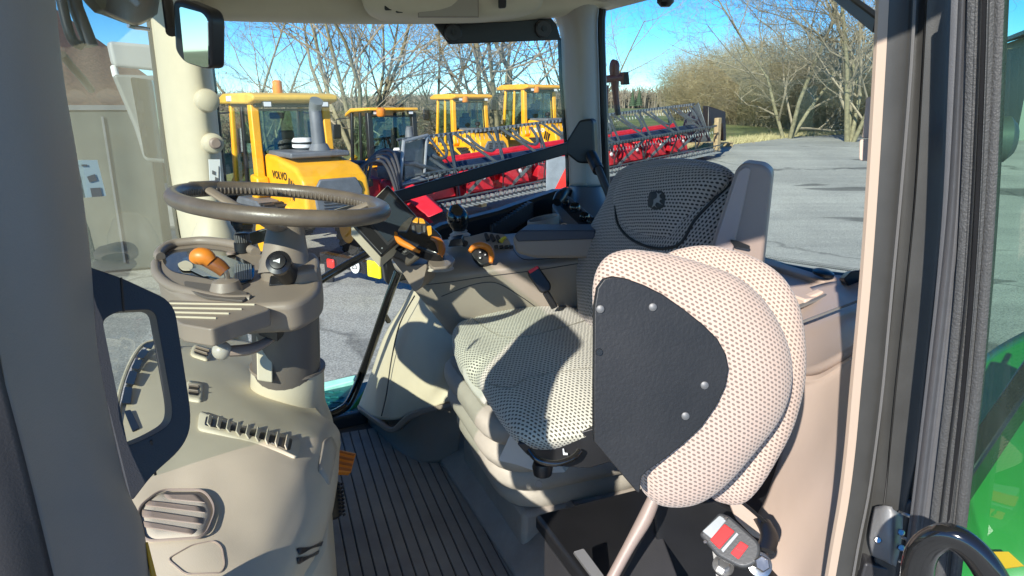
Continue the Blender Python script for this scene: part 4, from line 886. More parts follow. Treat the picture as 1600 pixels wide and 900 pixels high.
# ---- door-side rear pillar
bpl = [(-60, 1376, 1398, 1432, 1452, 1478, 1500), (100, 1368, 1388, 1424, 1444, 1472, 1491), (300, 1356, 1376, 1408, 1432, 1462, 1482), (450, 1345, 1362, 1394, 1418, 1450, 1468), (600, 1331, 1348, 1380, 1402, 1434, 1452), (700, 1322, 1338, 1368, 1392, 1420, 1440), (780, 1312, 1328, 1356, 1384, 1402, 1424), (860, 1298, 1312, 1340, 1370, 1392, 1412), (980, 1278, 1292, 1320, 1350, 1376, 1396)]
bpl = [(y, a, a+12, c, d, e, f) for y, a, b_, c, d, e, f in bpl]
obj('pillar_trim', surf([[(a, y, .76), (a+1, y, .722), (a+6, y, .719), (b_-6, y, .7195), (b_-1, y, .722)] for y, a, b_, c, d, e, f in bpl], 4, 5), mat('trim_edge_beige', (.44, .34, .26), .5), cab, solid=.006)
obj('door_pillar', surf([[(b_-6, y, .728), (b_-2, y, .718), (c-3, y, .712), (c, y, .720), (c+4, y, .722), (d-3, y, .715), (d, y, .706), (e, y, .70), (f-6, y, .70), (f, y, .715)] for y, a, b_, c, d, e, f in bpl], 3, 5), mat('dark_grey_metal', (.048, .047, .044), .42, metal=.15, bump=.12, scale=900, var=.12, vscale=14), cab, solid=.03)
for idx in (3, 4): tube('pillar_bead', [P(r_[idx], r_[0], .709) for r_ in bpl], .0016, M['grey'], cab, seg=6, n=3)
tube('pillar_gloss_strip', [P(r_[6]+2, r_[0], .715) for r_ in bpl], .0052, M['blackp'], cab, seg=8, n=3)
hd_ = slab('cab_handle', rnd([(1353, 152, 4), (1367, 150, 3), (1366, 216, 2), (1347, 216, 3)], 4), facing(1357, 185, .80, right=-.2), .03, M['tan'], cab, bevel=.004)
slab('handle_foot', rnd([(1343, 218, 4), (1366, 217, 2), (1364, 252, 2), (1342, 251, 5)], 4), facing(1354, 235, .79, right=-.2), .035, M['tan'], hd_, bevel=.005)
ss = obj('blind_rail', bar_into(bmesh.new(), P(1304, -14, 1.25), P(1374, 40, 1.0), .014, .02), K, cab, bevel=.002)
for k in range(5): t_ = .18+k*.16; obj('rail_slot', bar_into(bmesh.new(), P(1304+70*t_, -16+54*t_, 1.243-.25*t_), P(1304+70*(t_+.08), -16+54*(t_+.08), 1.243-.25*(t_+.08)), .003, .004), M['white'], ss)
lathe('rear_lamp', P(1040, -1, 1.9), (0, 0, 1), [(.012, -.018), (.022, -.008), (.024, .01), (.02, .03)], K, cab, seg=18)
# hinge block at the foot of the pillar
obj('hinge_bracket', surf([[(1366, 792, .70), (1384, 790, .68), (1402, 800, .675), (1412, 806, .70)], [(1358, 840, .69), (1380, 840, .67), (1398, 846, .665), (1408, 850, .69)], [(1362, 868, .70), (1380, 876, .68), (1394, 882, .675), (1400, 886, .70)]], 5, 5), mat('cast_grey', (.25, .25, .25), .55, metal=.3, bump=.5, scale=150), cab, solid=.01)
obj('latch_block', ext([P(x, y, .70) for x, y in rnd([(1404, 796), (1424, 780), (1446, 800), (1440, 900), (1424, 960), (1330, 960), (1352, 880), (1396, 890)], 6)], V((.02, .08, 0))), M['dark'], cab, bevel=.006)
for k in range(3): tube('hinge_line', [P(1404, 800+k*38, .69), P(1420, 806+k*38, .685), P(1440, 816+k*38, .69)], .002, M['steel'], cab, seg=6, n=3)
for x, y in ((1408, 832), (1408, 856), (1372, 844)): lathe('rivet', P(x, y, .675), -ray(x, y), [(.004, 0), (.003, .003)], M['steel'], cab, seg=10)
# ---------------------------------------------------------------- the open door
door = thing('cab_door', 'open glass cab door edge with grey rubber seal at the right', 'door', P(1520, 900, .60))
dpl = [(-60, 1497, 1514, 1530, 1542, 1556), (100, 1490, 1508, 1526, 1538, 1550), (300, 1479, 1499, 1517, 1530, 1541), (450, 1465, 1487, 1507, 1521, 1531), (600, 1448, 1470, 1492, 1508, 1518), (700, 1436, 1458, 1480, 1497, 1506), (800, 1424, 1446, 1468, 1486, 1495), (980, 1400, 1422, 1446, 1466, 1476)]
obj('door_frame', surf([[(r_[1]-2, r_[0], .665), (r_[1], r_[0], .628), ((r_[1]+r_[2])/2, r_[0], .612), (r_[2], r_[0], .618), (r_[3], r_[0], .61)] for r_ in dpl], 4, 5), M['rubber'], door, solid=.01)
obj('door_seal', surf([[(r_[3], r_[0], .612), (r_[3]+4, r_[0], .600), (r_[3]+8, r_[0], .612), (r_[4], r_[0], .602), (r_[4]+3, r_[0], .598), (r_[5]-3, r_[0], .606), (r_[5], r_[0], .60)] for r_ in dpl], 3, 5), mat('ribbed_seal', (.055, .055, .055), .55, bump=.5, scale=500, var=.1, vscale=90, bdist=.002), door, solid=.01)
tube('seal_bead', [P(r_[4]-1, r_[0], .603) for r_ in dpl], .0028, K, door, seg=6, n=4)
obj('door_glass', surf([[(r_[5]-2, r_[0], .612), (1700+(r_[5]-1556)*.8, r_[0]-8, .50), (1900+(r_[5]-1556)*.8, r_[0]-16, .42)] for r_ in dpl], 3, 3), M['doorglass'], door, auto=180)
hb = bmesh.new(); tube_into(hb, cr([tuple(P(*q)) for q in ((1436, 985, .50), (1432, 905, .5), (1444, 858, .495), (1480, 838, .485), (1518, 858, .475), (1552, 905, .465), (1590, 985, .455))], 8), .0105, 14, up=(0, 1, 0), sq=(1.0, 1.35)); bmesh.ops.recalc_face_normals(hb, faces=hb.faces)
obj('door_handle', hb, M['gloss'], door)
lathe('door_stud', P(1549, 217, .62), (1, -.3, 0), [(.006, -.01), (.019, 0), (.021, .01), (.015, .016)], M['mgrey'], door, seg=18)
# green mudguard behind the door glass
gf = thing('mudguard', 'bright green tractor mudguard with a small yellow patch behind the door glass', 'mudguard', P(1560, 800, .9))
obj('guard_skin', surf([[(1440, 640, 1.25), (1560, 540, 1.3), (1700, 480, 1.3), (1900, 440, 1.3)], [(1440, 760, 1.0), (1560, 700, 1.02), (1700, 640, 1.02), (1900, 600, 1.0)], [(1440, 920, .86), (1570, 880, .86), (1700, 840, .84), (1900, 800, .8)], [(1440, 1080, .8), (1570, 1060, .8), (1700, 1040, .76), (1900, 1020, .72)]], 6, 6), M['green'], gf, solid=.01)
slab('yellow_patch', [(1540, 862), (1576, 862), (1600, 884), (1556, 890)], facing(1570, 875, .835, up=.6), .003, M['yellow'], gf, bevel=0)
gb_ = bmesh.new(); bar_into(gb_, P(1478, 790, .86), P(1660, 520, .98), .03, .045); obj('guard_rail', gb_, M['blackp'], gf, bevel=.005)
gb_ = bmesh.new(); bar_into(gb_, P(1480, 760, .90), P(1660, 500, 1.02), .006, .008); obj('rail_edge', gb_, M['steel'], gf, bevel=.001)
# strips of green between pillar and door
# ---------------------------------------------------------------- mirrors
rm = thing('rear_view_mirror', 'black-framed rear-view mirror hanging at the top of the far front pillar', 'mirror', P(298, 50, 1.02))
pm = plane((270, 50, 1.02), (325, 50, .993), (300, 108, 1.012))
mb = slab('mirror_housing', rnd([(268, 0), (282, -2), (322, 14), (328, 30), (328, 106), (318, 108), (286, 98), (272, 80)], 9), pm, .03, K, rm, bevel=.006, seg=3)
slab('mirror_glass', rnd([(280, 10), (316, 20), (324, 30), (325.5, 105), (318, 105), (288, 96)], 5), (pm[0]+pm[1]*.001, pm[1]), .002, mat('mirror_silver', (.8, .82, .85), .03, metal=1), mb, bevel=0)
tube('mirror_arm', [P(254, -40, 1.2), P(262, 5, 1.1), P(268, 50, 1.05)], .008, K, rm)
em = thing('exterior_mirror', 'pale grey exterior mirror with a tall glass beyond the windscreen', 'mirror', P(220, 180, 2.5))
pe = facing(215, 90, 2.6, right=.1)
slab('lamp_housing', rnd([(169, 64), (236, 70), (262, 72), (262, 112), (234, 110), (178, 104)], 8), pe, .14, mat('pale_grey_housing', (.42, .43, .42), .5), em, bevel=.03, seg=4)
tube('mirror_stay', [P(178, 105, 2.58), P(181, 118, 2.56), P(188, 128, 2.55)], .012, M['white'], em)
pe2 = facing(225, 180, 2.5, right=.1)
mh = slab('mirror_frame', rnd([(176, 116), (246, 118), (264, 150), (280, 258), (228, 252), (212, 200)], 8), pe2, .07, mat('grey_frame', (.20, .21, .20), .5), em, bevel=.012, seg=3)
slab('mirror_glass', rnd([(203, 120), (244, 126), (256, 150), (272, 248), (226, 246)], 6), (pe2[0]+pe2[1]*.002, pe2[1]), .003, mat('exterior_mirror_silver', (.75, .8, .82), .04, metal=1), mh, bevel=0)
wpr = thing('windscreen_wiper', 'black twin-bar wiper standing outside the windscreen by the near pillar', 'wiper', P(120, 40, .9))
tube('wiper_arm', [P(104, -60, 1.0), P(118, 10, 1.0), P(142, 72, 1.0)], .0095, K, wpr); tube('wiper_blade', [P(86, -60, .98), P(98, 10, .98), P(112, 60, .98), P(128, 72, .99)], .0065, K, wpr, n=4)
tube('washer_hose', [P(97, 85, .9), P(112, 104, .92), P(128, 122, .95), P(142, 140, 1.0)], .005, K, wpr, n=4)
sm = thing('side_mirror', 'black side mirror on an arm outside the rear window', 'mirror', P(960, 140, 2.7))
tube('mirror_arm', [P(943, 292, 2.6), P(944, 200, 2.62), P(946, 134, 2.65)], [.016, .013, .012], K, sm, n=3)
tube('mirror_edge', [P(966, 180, 2.7), P(962, 150, 2.7), P(960, 105, 2.7), P(962, 94, 2.7)], [.011, .012, .02, .012], K, sm, n=4, sq=(1, 1))
slab('mirror_housing', rnd([(968, 113), (982, 112), (984, 132), (970, 133)], 2), facing(975, 122, 2.7), .05, K, sm, bevel=.004); tube('mirror_bracket', [P(945, 124, 2.68), P(970, 121, 2.7)], .014, K, sm)
tube('mirror_bow', [P(966, 180, 2.7), P(964, 160, 2.7), P(960, 130, 2.7)], .010, K, sm)
# ---------------------------------------------------------------- dashboard
dash = thing('dashboard', 'beige lower dashboard with louvred air vents in front of the near pillar', 'dashboard', P(350, 750, .9))
def DZ(x, y, z): r = ray(x, y); return (x, y, z/r.z)
DD = [
 [(150, 800), (172, 735), (184, 680), (194, 610), (222, 553), (262, 531), (320, 530), (392, 534), (440, 560)],
 [(205, 830), (216, 745), (222, 690), (232, 630), (258, 585), (300, 560), (345, 556), (402, 560), (450, 575)],
 [(245, 850), (268, 760), (280, 690), (296, 640), (322, 605), (352, 588), (385, 582), (425, 590), (470, 600)],
 [(300, 880), (320, 790), (340, 722), (368, 676), (396, 652), (422, 640), (450, 638), (478, 640), (500, 645)],
 [(350, 910), (375, 830), (406, 762), (434, 716), (458, 690), (478, 675), (495, 665), (510, 660), (520, 660)],
 [(395, 940), (425, 868), (454, 806), (478, 752), (496, 718), (508, 698), (517, 686), (525, 678), (530, 674)],
 [(425, 970), (458, 900), (490, 842), (512, 790), (522, 752), (526, 728), (528, 710), (530, 696), (532, 688)],
 [(436, 985), (468, 912), (500, 858), (518, 800), (526, 760), (529, 735), (530, 716), (531, 700), (533, 692)],
 [(440, 1000), (470, 930), (498, 880), (516, 820), (524, 775), (528, 745), (529, 724), (530, 706), (532, 697)]]
EX = [(120, 905), (150, 945), (190, 975), (240, 1010), (300, 1045), (350, 1070), (385, 1095), (400, 1105), (410, 1110)]
DD = [[e] + r for e, r in zip(EX, DD)]
DZZ = [[-.435, -.435, -.435, -.44, -.445, -.46, -.49, -.52, -.53], [-.435, -.435, -.435, -.44, -.45, -.465, -.485, -.51, -.525], [-.435, -.44, -.44, -.445, -.455, -.47, -.485, -.505, -.52],
 [-.435, -.44, -.445, -.45, -.46, -.475, -.49, -.51, -.52], [-.44, -.445, -.45, -.46, -.475, -.485, -.50, -.515, -.525], [-.45, -.455, -.465, -.475, -.49, -.50, -.515, -.53, -.54],
 [-.475, -.485, -.50, -.52, -.54, -.55, -.565, -.58, -.59], [-.57, -.60, -.63, -.66, -.68, -.69, -.70, -.71, -.72], [-.82, -.85, -.86, -.88, -.89, -.9, -.9, -.9, -.9]]
DZZ = [[r[0]] + r for r in DZZ]
D = [[DZ(x, y, z) for (x, y), z in zip(r1, r2)] for r1, r2 in zip(DD, DZZ)]
db = obj('dash_body', surf(D, 6, 6), M['beige'], dash, solid=.015)
obj('dash_core', ext([P(225, 800, .70)+V((0,0,-.06)), P(265, 640, .98)+V((0,0,-.06)), P(400, 600, 1.18)+V((0,0,-.06)), P(512, 715, .98)+V((0,0,-.06)), P(505, 790, .84)+V((0,0,-.06)), P(450, 880, .70)+V((0,0,-.06)), P(330, 900, .62)+V((0,0,-.06))], V((0, 0, -.50))), M['beige'], dash, bevel=.01)
# spline-following helper: a point on the dash, lifted towards the eye
import bisect
bpy.context.view_layer.update()
from mathutils.bvhtree import BVHTree
def bvh(o):
    me = o.data; off = V(rootof(o).location) if not LOCAL.get(rootof(o).name) else V()
    return BVHTree.FromPolygons([v.co+off for v in me.vertices], [p.vertices[:] for p in me.polygons])
BD = bvh(db)
def on(B_, px, py, lift=.002):
    r = ray(px, py).normalized(); h = B_.ray_cast(C0, r)
    if h[0] is None: h = B_.find_nearest(P(px, py, 1.0)); return h[0], V((0, 0, 1))
    n = h[1] if h[1].dot(r) < 0 else -h[1]; return h[0] + n*lift, n
def pad(name, outl, B_, m, parent, th=.004, lift=.001, r=0, bevel=.001, cx=None):
    """flat plate following the surface under a pixel outline"""
    if r: outl = rnd(outl, r, 4)
    cx = cx or (sum(p[0] for p in outl)/len(outl), sum(p[1] for p in outl)/len(outl)); c, n = on(B_, *cx, 0); c = c + n*lift
    return slab(name, outl, (c+n*0, n), th, m, parent, bevel=bevel)
def wrap(name, outl, B_, m, parent, lift=.0015, th=.003):
    """thin skin draped on the surface under a convex outline"""
    bm = bmesh.new(); c = (sum(p[0] for p in outl)/len(outl), sum(p[1] for p in outl)/len(outl)); rings = []
    for t in (1, .66, .33): rings.append([bm.verts.new(on(B_, c[0]+(x-c[0])*t, c[1]+(y-c[1])*t, lift)[0]) for x, y in outl])
    cv = bm.verts.new(on(B_, *c, lift)[0]); n = len(outl)
    for A, Bq in zip(rings, rings[1:]):
        for k in range(n): bm.faces.new((A[k], A[(k+1) % n], Bq[(k+1) % n], Bq[k]))
    for k in range(n): bm.faces.new((rings[-1][k], rings[-1][(k+1) % n], cv))
    bmesh.ops.recalc_face_normals(bm, faces=bm.faces)
    s = sum(f.normal.dot(C0-f.calc_center_median()) for f in bm.faces)
    if s < 0: bmesh.ops.reverse_faces(bm, faces=bm.faces)
    return obj(name, bm, m, parent, solid=th)
# defroster slots along the windscreen
for q in ([(223, 541), (236, 532), (243, 533), (236, 545)], [(213, 557), (222, 545), (233, 548), (224, 560)], [(205, 575), (212, 561), (223, 563), (217, 577)], [(196, 598), (203, 579), (215, 581), (209, 601)], [(190, 630), (195, 604), (207, 606), (204, 630)], [(194, 642), (204, 640), (218, 668), (207, 674)]):
    slab('defroster_slot', rnd(q, 2, 3), hz(-.4338), .0015, K, db, bevel=0)
rim = [PP(x, y, hz(-.435)) for x, y in cr([(184, 690), (181, 660), (184, 628), (192, 596), (204, 566), (222, 540), (246, 531)], 4)]
tube('slot_rim', rim, .0035, M['beige'], db, seg=8)
# face vents
def vent(name, outer, inner, nb, vert=True, frame_m=M['beige']):
    o = wrap(name, rnd(outer, 7, 4), BD, frame_m, db, .0035, .008)
    wrap('vent_opening', rnd(inner, 3, 3), BD, K, o, .0042, .0005)
    (a, b_, c, d) = inner
    for k in range(nb):
        t = (k+.5)/nb
        if vert: p = (a[0]+(b_[0]-a[0])*t, a[1]+(b_[1]-a[1])*t); q = (d[0]+(c[0]-d[0])*t, d[1]+(c[1]-d[1])*t)
        else: p = (a[0]+(d[0]-a[0])*t, a[1]+(d[1]-a[1])*t); q = (b_[0]+(c[0]-b_[0])*t, b_[1]+(c[1]-b_[1])*t)
        A, nA = on(BD, *p, .0055); B2, nB = on(BD, *q, .0055); ax = (B2-A).normalized(); sd = ax.cross(nA)
        box('louvre', (A+B2)/2, ((B2-A).length, .009, .0018), M['beige'] if vert else M['taupe'], o, ax=(ax, (nA*.8+sd*.6).normalized(), ax.cross((nA*.8+sd*.6).normalized())), bevel=.0006)
    return o
vent('air_vent', [(312, 645), (470, 690), (464, 718), (308, 672)], [(322, 654), (456, 690), (452, 708), (319, 668)], 9)
vent('air_vent', [(292, 597), (318, 600), (316, 630), (290, 626)], [(295, 603), (311, 605), (310, 622), (294, 620)], 2, False)
vent('air_vent', [(302, 540), (334, 548), (326, 566), (296, 556)], [(306, 544), (328, 550), (322, 561), (302, 554)], 2, False)
gv = wrap('floor_vent', rnd([(214, 800), (250, 772), (320, 772), (336, 800), (318, 842), (226, 848)], 14, 5), BD, mat('beige_vent', (.46, .42, .33), .5, bump=.3, scale=900), db, .003, .004)
tube('vent_rim', [on(BD, x, y, .004)[0] for x, y in rnd([(214, 800), (250, 770), (320, 770), (338, 800), (320, 845), (226, 851)], 16, 5)], .0016, M['taupe'], gv, seg=6, closed=True)
for q in ([(255, 776), (308, 776), (322, 790), (262, 784)], [(232, 786), (318, 796), (322, 806), (226, 794)], [(222, 800), (318, 814), (316, 824), (222, 812)], [(222, 818), (308, 832), (300, 840), (226, 828)]):
    wrap('vent_slit', rnd(q, 3, 3), BD, M['taupe'], gv, .0036, .0006)
cv_ = [(262, 874), (300, 852), (334, 845), (347, 855), (352, 884), (346, 896), (290, 898)]
tube('cover_line', [on(BD, x, y, .0005)[0] for x, y in rnd(cv_, 8, 4)], .0009, M['taupe'], db, seg=5, closed=True)
wrap('side_pocket', rnd([(505, 688), (518, 682), (526, 700), (514, 760), (496, 735)], 5, 3), BD, mat('beige_pocket', (.42, .38, .30), .5), db, .0015, .002)
for q in ([(462, 858), (508, 843), (509, 850), (466, 868)], [(462, 872), (506, 855), (505, 862), (464, 882)]): wrap('lower_slot', rnd(q, 2, 3), BD, K, db, .002, .001)
# pedals
pd = thing('foot_pedal', 'orange ribbed foot pedal beside the dashboard', 'pedal', P(540, 720, 1.3))
pp_ = plane((527, 700, 1.3), (557, 708, 1.33), (530, 736, 1.24)); slab('pedal_pad', [(520, 700), (557, 708), (549, 738), (520, 736)], pp_, .012, M['orange'], pd, bevel=.002)
for k in range(4): a_, b_ = PP(522, 704+k*9, pp_), PP(553-k*2, 711+k*8, pp_); obj('pedal_rib', bar_into(bmesh.new(), a_+pp_[1]*.001, b_+pp_[1]*.001, .004, .005), mat('brown_rib', (.35, .10, .015), .5), pd)
pd2 = thing('foot_pedal', 'black studded foot pedal below the orange one', 'pedal', P(530, 780, 1.2))
pp2 = plane((520, 755, 1.22), (538, 765, 1.24), (524, 808, 1.14)); slab('pedal_pad', rnd([(512, 750), (531, 752), (538, 790), (535, 806), (512, 812)], 4), pp2, .012, K, pd2, bevel=.002)
b = bmesh.new()
for j in range(9):
    for i in range(2): lathe_into(b, PP(528+i*5+j*.4, 757+j*6, pp2), pp2[1], [(.003, 0), (.0025, .005)], 6)
tag(obj('pedal_studs', b, M['dark'], pd2, smooth=False), kind='stuff')
# ---------------------------------------------------------------- steering column and wheel
sc = thing('steering_column', 'taupe steering column with leather-rimmed wheel, binnacle and stalks', 'steering column', P(450, 650, 1.12))
TP = M['taupe']
tube('column_shroud', [P(446, 470, 1.10), P(447, 520, 1.10), P(448, 570, 1.11), P(448, 610, 1.12)], [.055, .056, .057, .056], mat('column_taupe', (.13, .11, .095), .45, bump=.3, scale=800), sc, seg=28, n=4)
cb_ = tube('column_boot', [P(450, 572, 1.12), P(450, 596, 1.12), P(450, 630, 1.13), P(452, 655, 1.13), P(454, 672, 1.14)], [.062, .063, .066, .074, .078], M['beige'], sc, seg=32, n=4)
tube('boot_lip', [P(450, 570, 1.12), P(450, 574, 1.12)], [.0645, .0645], TP, cb_, seg=32)
slab('boot_panel', rnd([(400, 508), (418, 512), (425, 520), (426, 598), (402, 594)], 3), facing(412, 550, 1.05), .02, M['beige'], sc, bevel=.003)
bd_ = lathe('pivot_ear', P(452, 659, 1.04), -ray(452, 659)+V((.3, 0, 0)), [(.014, -.02), (.014, .006), (.010, .009)], M['beige'], sc, seg=20); lathe('pivot_hole', P(452, 659, 1.032), -ray(452, 659)+V((.3, 0, 0)), [(.004, 0), (.004, .003)], K, bd_, seg=12)
h1 = plane((370, 470, .99), (330, 384, 1.27), (498, 420, 1.13))
bo = [(240, 404, 20), (262, 384), (320, 378), (372, 384), (420, 392), (498, 396), (502, 430), (500, 452), (460, 474), (380, 478), (300, 468), (246, 440, 20)]
bn = slab('binnacle', rnd(bo, 18, 5), h1, .050, TP, sc, bevel=.010, seg=4)
bo2 = [(262, 396), (320, 386), (420, 396), (492, 402), (500, 452), (460, 476), (380, 480), (300, 466)]
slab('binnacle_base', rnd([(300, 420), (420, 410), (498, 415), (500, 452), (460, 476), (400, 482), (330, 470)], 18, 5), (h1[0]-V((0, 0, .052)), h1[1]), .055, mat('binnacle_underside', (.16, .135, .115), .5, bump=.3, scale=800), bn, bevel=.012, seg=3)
h2 = (h1[0]+h1[1]*.001, h1[1]); h3 = (h1[0]+h1[1]*.003, h1[1])
slab('instrument_well', rnd([(250, 404, 16), (266, 391), (310, 386), (352, 391), (398, 414), (397, 438), (372, 446), (320, 434), (266, 424, 14)], 10, 5), h2, .004, M['gloss'], bn, bevel=.0005)
sg = slab('display_glass', rnd([(282, 404), (310, 396), (352, 400), (394, 416), (392, 436), (370, 440), (320, 430), (290, 418)], 6, 4), h3, .002, mat('display_blue_glass', (.035, .07, .11), .08, coat=.5), bn, bevel=.0003)
h4 = (h1[0]+h1[1]*.0042, h1[1])
for k in range(8): slab('display_bar', [(366+k*3.5, 412), (368.3+k*3.5, 412.4), (369.3+k*3.5, 436), (366.8+k*3.5, 436)], h4, .001, M['silver'], sg, bevel=0)
slab('dial_ring', rnd([(276, 412), (290, 406), (302, 412), (300, 422), (284, 422)], 5), h4, .001, M['beige'], sg, bevel=0)
slab('display_card', [(295, 420), (308, 419), (330, 430), (318, 431)], h4, .001, M['silver'], sg, bevel=0)
tube('binnacle_rim', [PP(x, y, h1)+V((0, 0, .006)) for x, y in rnd([(242, 408, 20), (262, 386), (318, 380), (366, 386), (408, 400)], 16, 6)[2:-3]], .0085, TP, bn, seg=14)
tube('binnacle_rim', [PP(x, y, h1)+V((0, 0, -.002)) for x, y in cr([(243, 410), (246, 428), (268, 446), (310, 458), (352, 466), (392, 466)], 5)], .008, TP, bn, seg=14)
sl_ = slab('slot_recess', rnd([(286, 438), (330, 444), (388, 456), (382, 470), (320, 464), (290, 450)], 7), (h1[0]+h1[1]*.0045, h1[1]), .004, mat('recess_brown', (.12, .10, .085), .5), bn, bevel=.0005)
# blocks round the stalk
slab('stalk_housing', rnd([(402, 402), (424, 392), (492, 393), (499, 402), (499, 418), (470, 424), (406, 420)], 8, 5), (h1[0]+h1[1]*.022, h1[1]), .04, TP, bn, bevel=.007, seg=4)
tube('hub', [P(446, 428, 1.10), P(446, 400, 1.11), P(446, 378, 1.12), P(447, 356, 1.14)], [.044, .038, .034, .030], TP, sc, seg=28, n=3)
tube('hub_collar', [P(447, 356, 1.14), P(447, 348, 1.145)], [.031, .031], K, sc, seg=28)
# wheel
c_ = P(435, 315, 1.15); ea = (P(598, 326.5, 1.15)-P(272, 303, 1.15))/2; eb = (P(430, 336, .985)-P(441, 295.5, 1.325))/2
wh = [c_ + ea*math.cos(2*math.pi*k/96) + eb*math.sin(2*math.pi*k/96) for k in range(96)]
lm = mat('wheel_leather', (.13, .10, .075), .36, bump=.3, scale=250, var=.2, vscale=20, spec=.6)
swl = tube('wheel_rim', wh, .0133, lm, sc, seg=18, closed=True, up=(0, 0, 1))
b = bmesh.new(); nrmw = ea.cross(eb).normalized()
for k in range(120):                                        # finger grips inside and below the rim
    a = 2*math.pi*k/120; rd = (ea*math.cos(a)+eb*math.sin(a)); q = c_+rd*(1-.0115/rd.length); tn = (-ea*math.sin(a)+eb*math.cos(a)).normalized()
    s_ = 1 if nrmw.z > 0 else -1; box_into(b, q-nrmw*s_*.003, (.0045, .006, .012), (tn, rd.normalized(), nrmw))
tag(obj('rim_stitching', b, lm, swl, bevel=.0015), kind='stuff')
hubp = P(447, 352, 1.145)
for (t_, m_) in ((R(218), 0), (R(100), 0), (R(-20), 0)):
    e = c_ + (ea*math.cos(t_)+eb*math.sin(t_))*.95; mid = (hubp+e)/2 + V((0, 0, -.010))
    tube('spoke', [hubp-V((0, 0, .008)), mid, e], [.013, .010, .009], TP, sc, seg=12, n=5, up=(0, 0, 1), sq=(.6, 1.25))
lathe('rim_collar', c_ + (ea*math.cos(R(218))+eb*math.sin(R(218))), (-ea*math.sin(R(218))+eb*math.cos(R(218))), [(.0138, -.03), (.0146, -.028), (.0146, .028), (.0138, .03)], lm, swl, seg=18)
# knobs and stalks
kk = lathe('rotary_knob', (PP(381, 393, h1)+h1[1]*.012), (0, 0, 1), [(.0155, -.012), (.0155, .006), (.012, .008), (.013, .022), (.010, .024)], K, bn, seg=26)
b = bmesh.new(); q = (PP(381, 393, h1)+h1[1]*.012)
for k in range(20): a = 2*math.pi*k/20; e = V((math.cos(a), math.sin(a), 0)); box_into(b, q+e*.0128+V((0, 0, .014)), (.002, .002, .014), (e, V((-e.y, e.x, 0)), V((0, 0, 1))))
tag(obj('knob_ribs', b, M['grey'], kk, smooth=False), kind='stuff')
lathe('push_button', PP(361, 397, h3), (0, 0, 1), [(.008, 0), (.008, .003), (.006, .004)], M['brownp'], bn, seg=20, sq=(1, 1))
hs_ = tube('horn_stalk', [P(456, 436, 1.09), P(447, 426, 1.06), P(438, 414, 1.03)], [.020, .019, .017], K, bn, seg=22, n=3)
ax_ = (P(438, 414, 1.03)-P(447, 426, 1.06)).normalized(); lathe('horn_button', P(438, 414, 1.03), ax_, [(.0175, 0), (.0195, .004), (.0195, .012), (.013, .014), (.012, .017), (.003, .018)], M['blackp'], hs_, seg=28)
pn = P(438, 414, 1.03)+ax_*.0185; e1 = ax_.cross(V((0, 0, 1))).normalized(); e1 = -e1 if e1.x < 0 else e1; e2 = ax_.cross(e1); e2 = -e2 if e2.z < 0 else e2
b = bmesh.new(); hv = [(-.006, .001), (-.003, .001), (.004, .004), (.004, -.004), (-.003, -.001), (-.006, -.001)]
bm_ = ext([pn+e1*x+e2*y for x, y in hv], ax_*.0004); b.free(); obj('horn_mark', bm_, M['white'], hs_, smooth=False)
slab('stalk_foot', rnd([(422, 430), (460, 430), (462, 446), (420, 446)], 3), facing(440, 438, 1.06, up=.8), .02, K, bn, bevel=.003)
tube('shift_rod', [P(355, 448, 1.04), P(355, 434, 1.035), P(353, 424, 1.03), P(346, 417, 1.03)], .0045, M['steel'], bn, n=4)
lathe('shift_cone', PP(354, 454, h1), (0, 0, 1), [(.026, 0), (.020, .016), (.012, .019), (.003, .02)], TP, bn, seg=28)
tube('shift_shaft', [P(352, 425, 1.03), P(342, 416, 1.03), P(330, 409, 1.03), P(320, 405, 1.03)], [.0105, .012, .012, .011], mat('amber_brown_plastic', (.25, .085, .02), .25, coat=.3), bn, seg=16, n=3)
tube('shift_knob', [P(331, 409, 1.025), P(322, 402, 1.025), P(310, 401, 1.025), P(304, 408, 1.025)], [.010, .0135, .0135, .009], M['orange'], bn, seg=16, n=4)
# tray wing under the binnacle
h5 = hz(-.29)
ty = slab('tray', rnd([(262, 468), (400, 474), (424, 482), (352, 506), (330, 514), (282, 506), (258, 486)], 6, 4), h5, .026, TP, sc, bevel=.005, seg=3)
h6 = (h5[0]+V((0, 0, .001)), h5[1])
for k in range(4): y = 474+k*7; tube('tray_rib', [PP(262+k*3, y, h6), PP(398-k*20, y+2, h6)], .0016, M['beige'], ty, seg=6)
obj('tray_bracket', ext([P(x, y, .98) for x, y in rnd([(392, 484), (430, 478), (434, 500), (404, 510)], 4)], V((.01, .05, 0))), mat('bracket_taupe', (.15, .13, .11), .5), sc, bevel=.006)
lb = tube('tilt_lever', [P(432, 522, 1.03), P(412, 536, 1.0), P(388, 546, .98), P(350, 549, .965)], [.007, .0085, .0115, .011], M['brownp'], sc, seg=14, n=5, up=(0, 0, 1), sq=(.7, 1.1))
lathe('lever_ball', P(347, 548, .962)-V((.0145, 0, 0)), (1, 0, 0), [(.0145*math.sin(math.pi*k/12), .0145*(1-math.cos(math.pi*k/12))) for k in range(1, 12)], mat('ball_beige', (.42, .38, .32), .3, coat=.3), lb, seg=26)
obj('lever_switch', ext([P(x, y, 1.0) for x, y in rnd([(400, 510), (434, 510), (434, 534), (404, 524)], 2)], V((.0, .03, 0))), K, sc, bevel=.002)
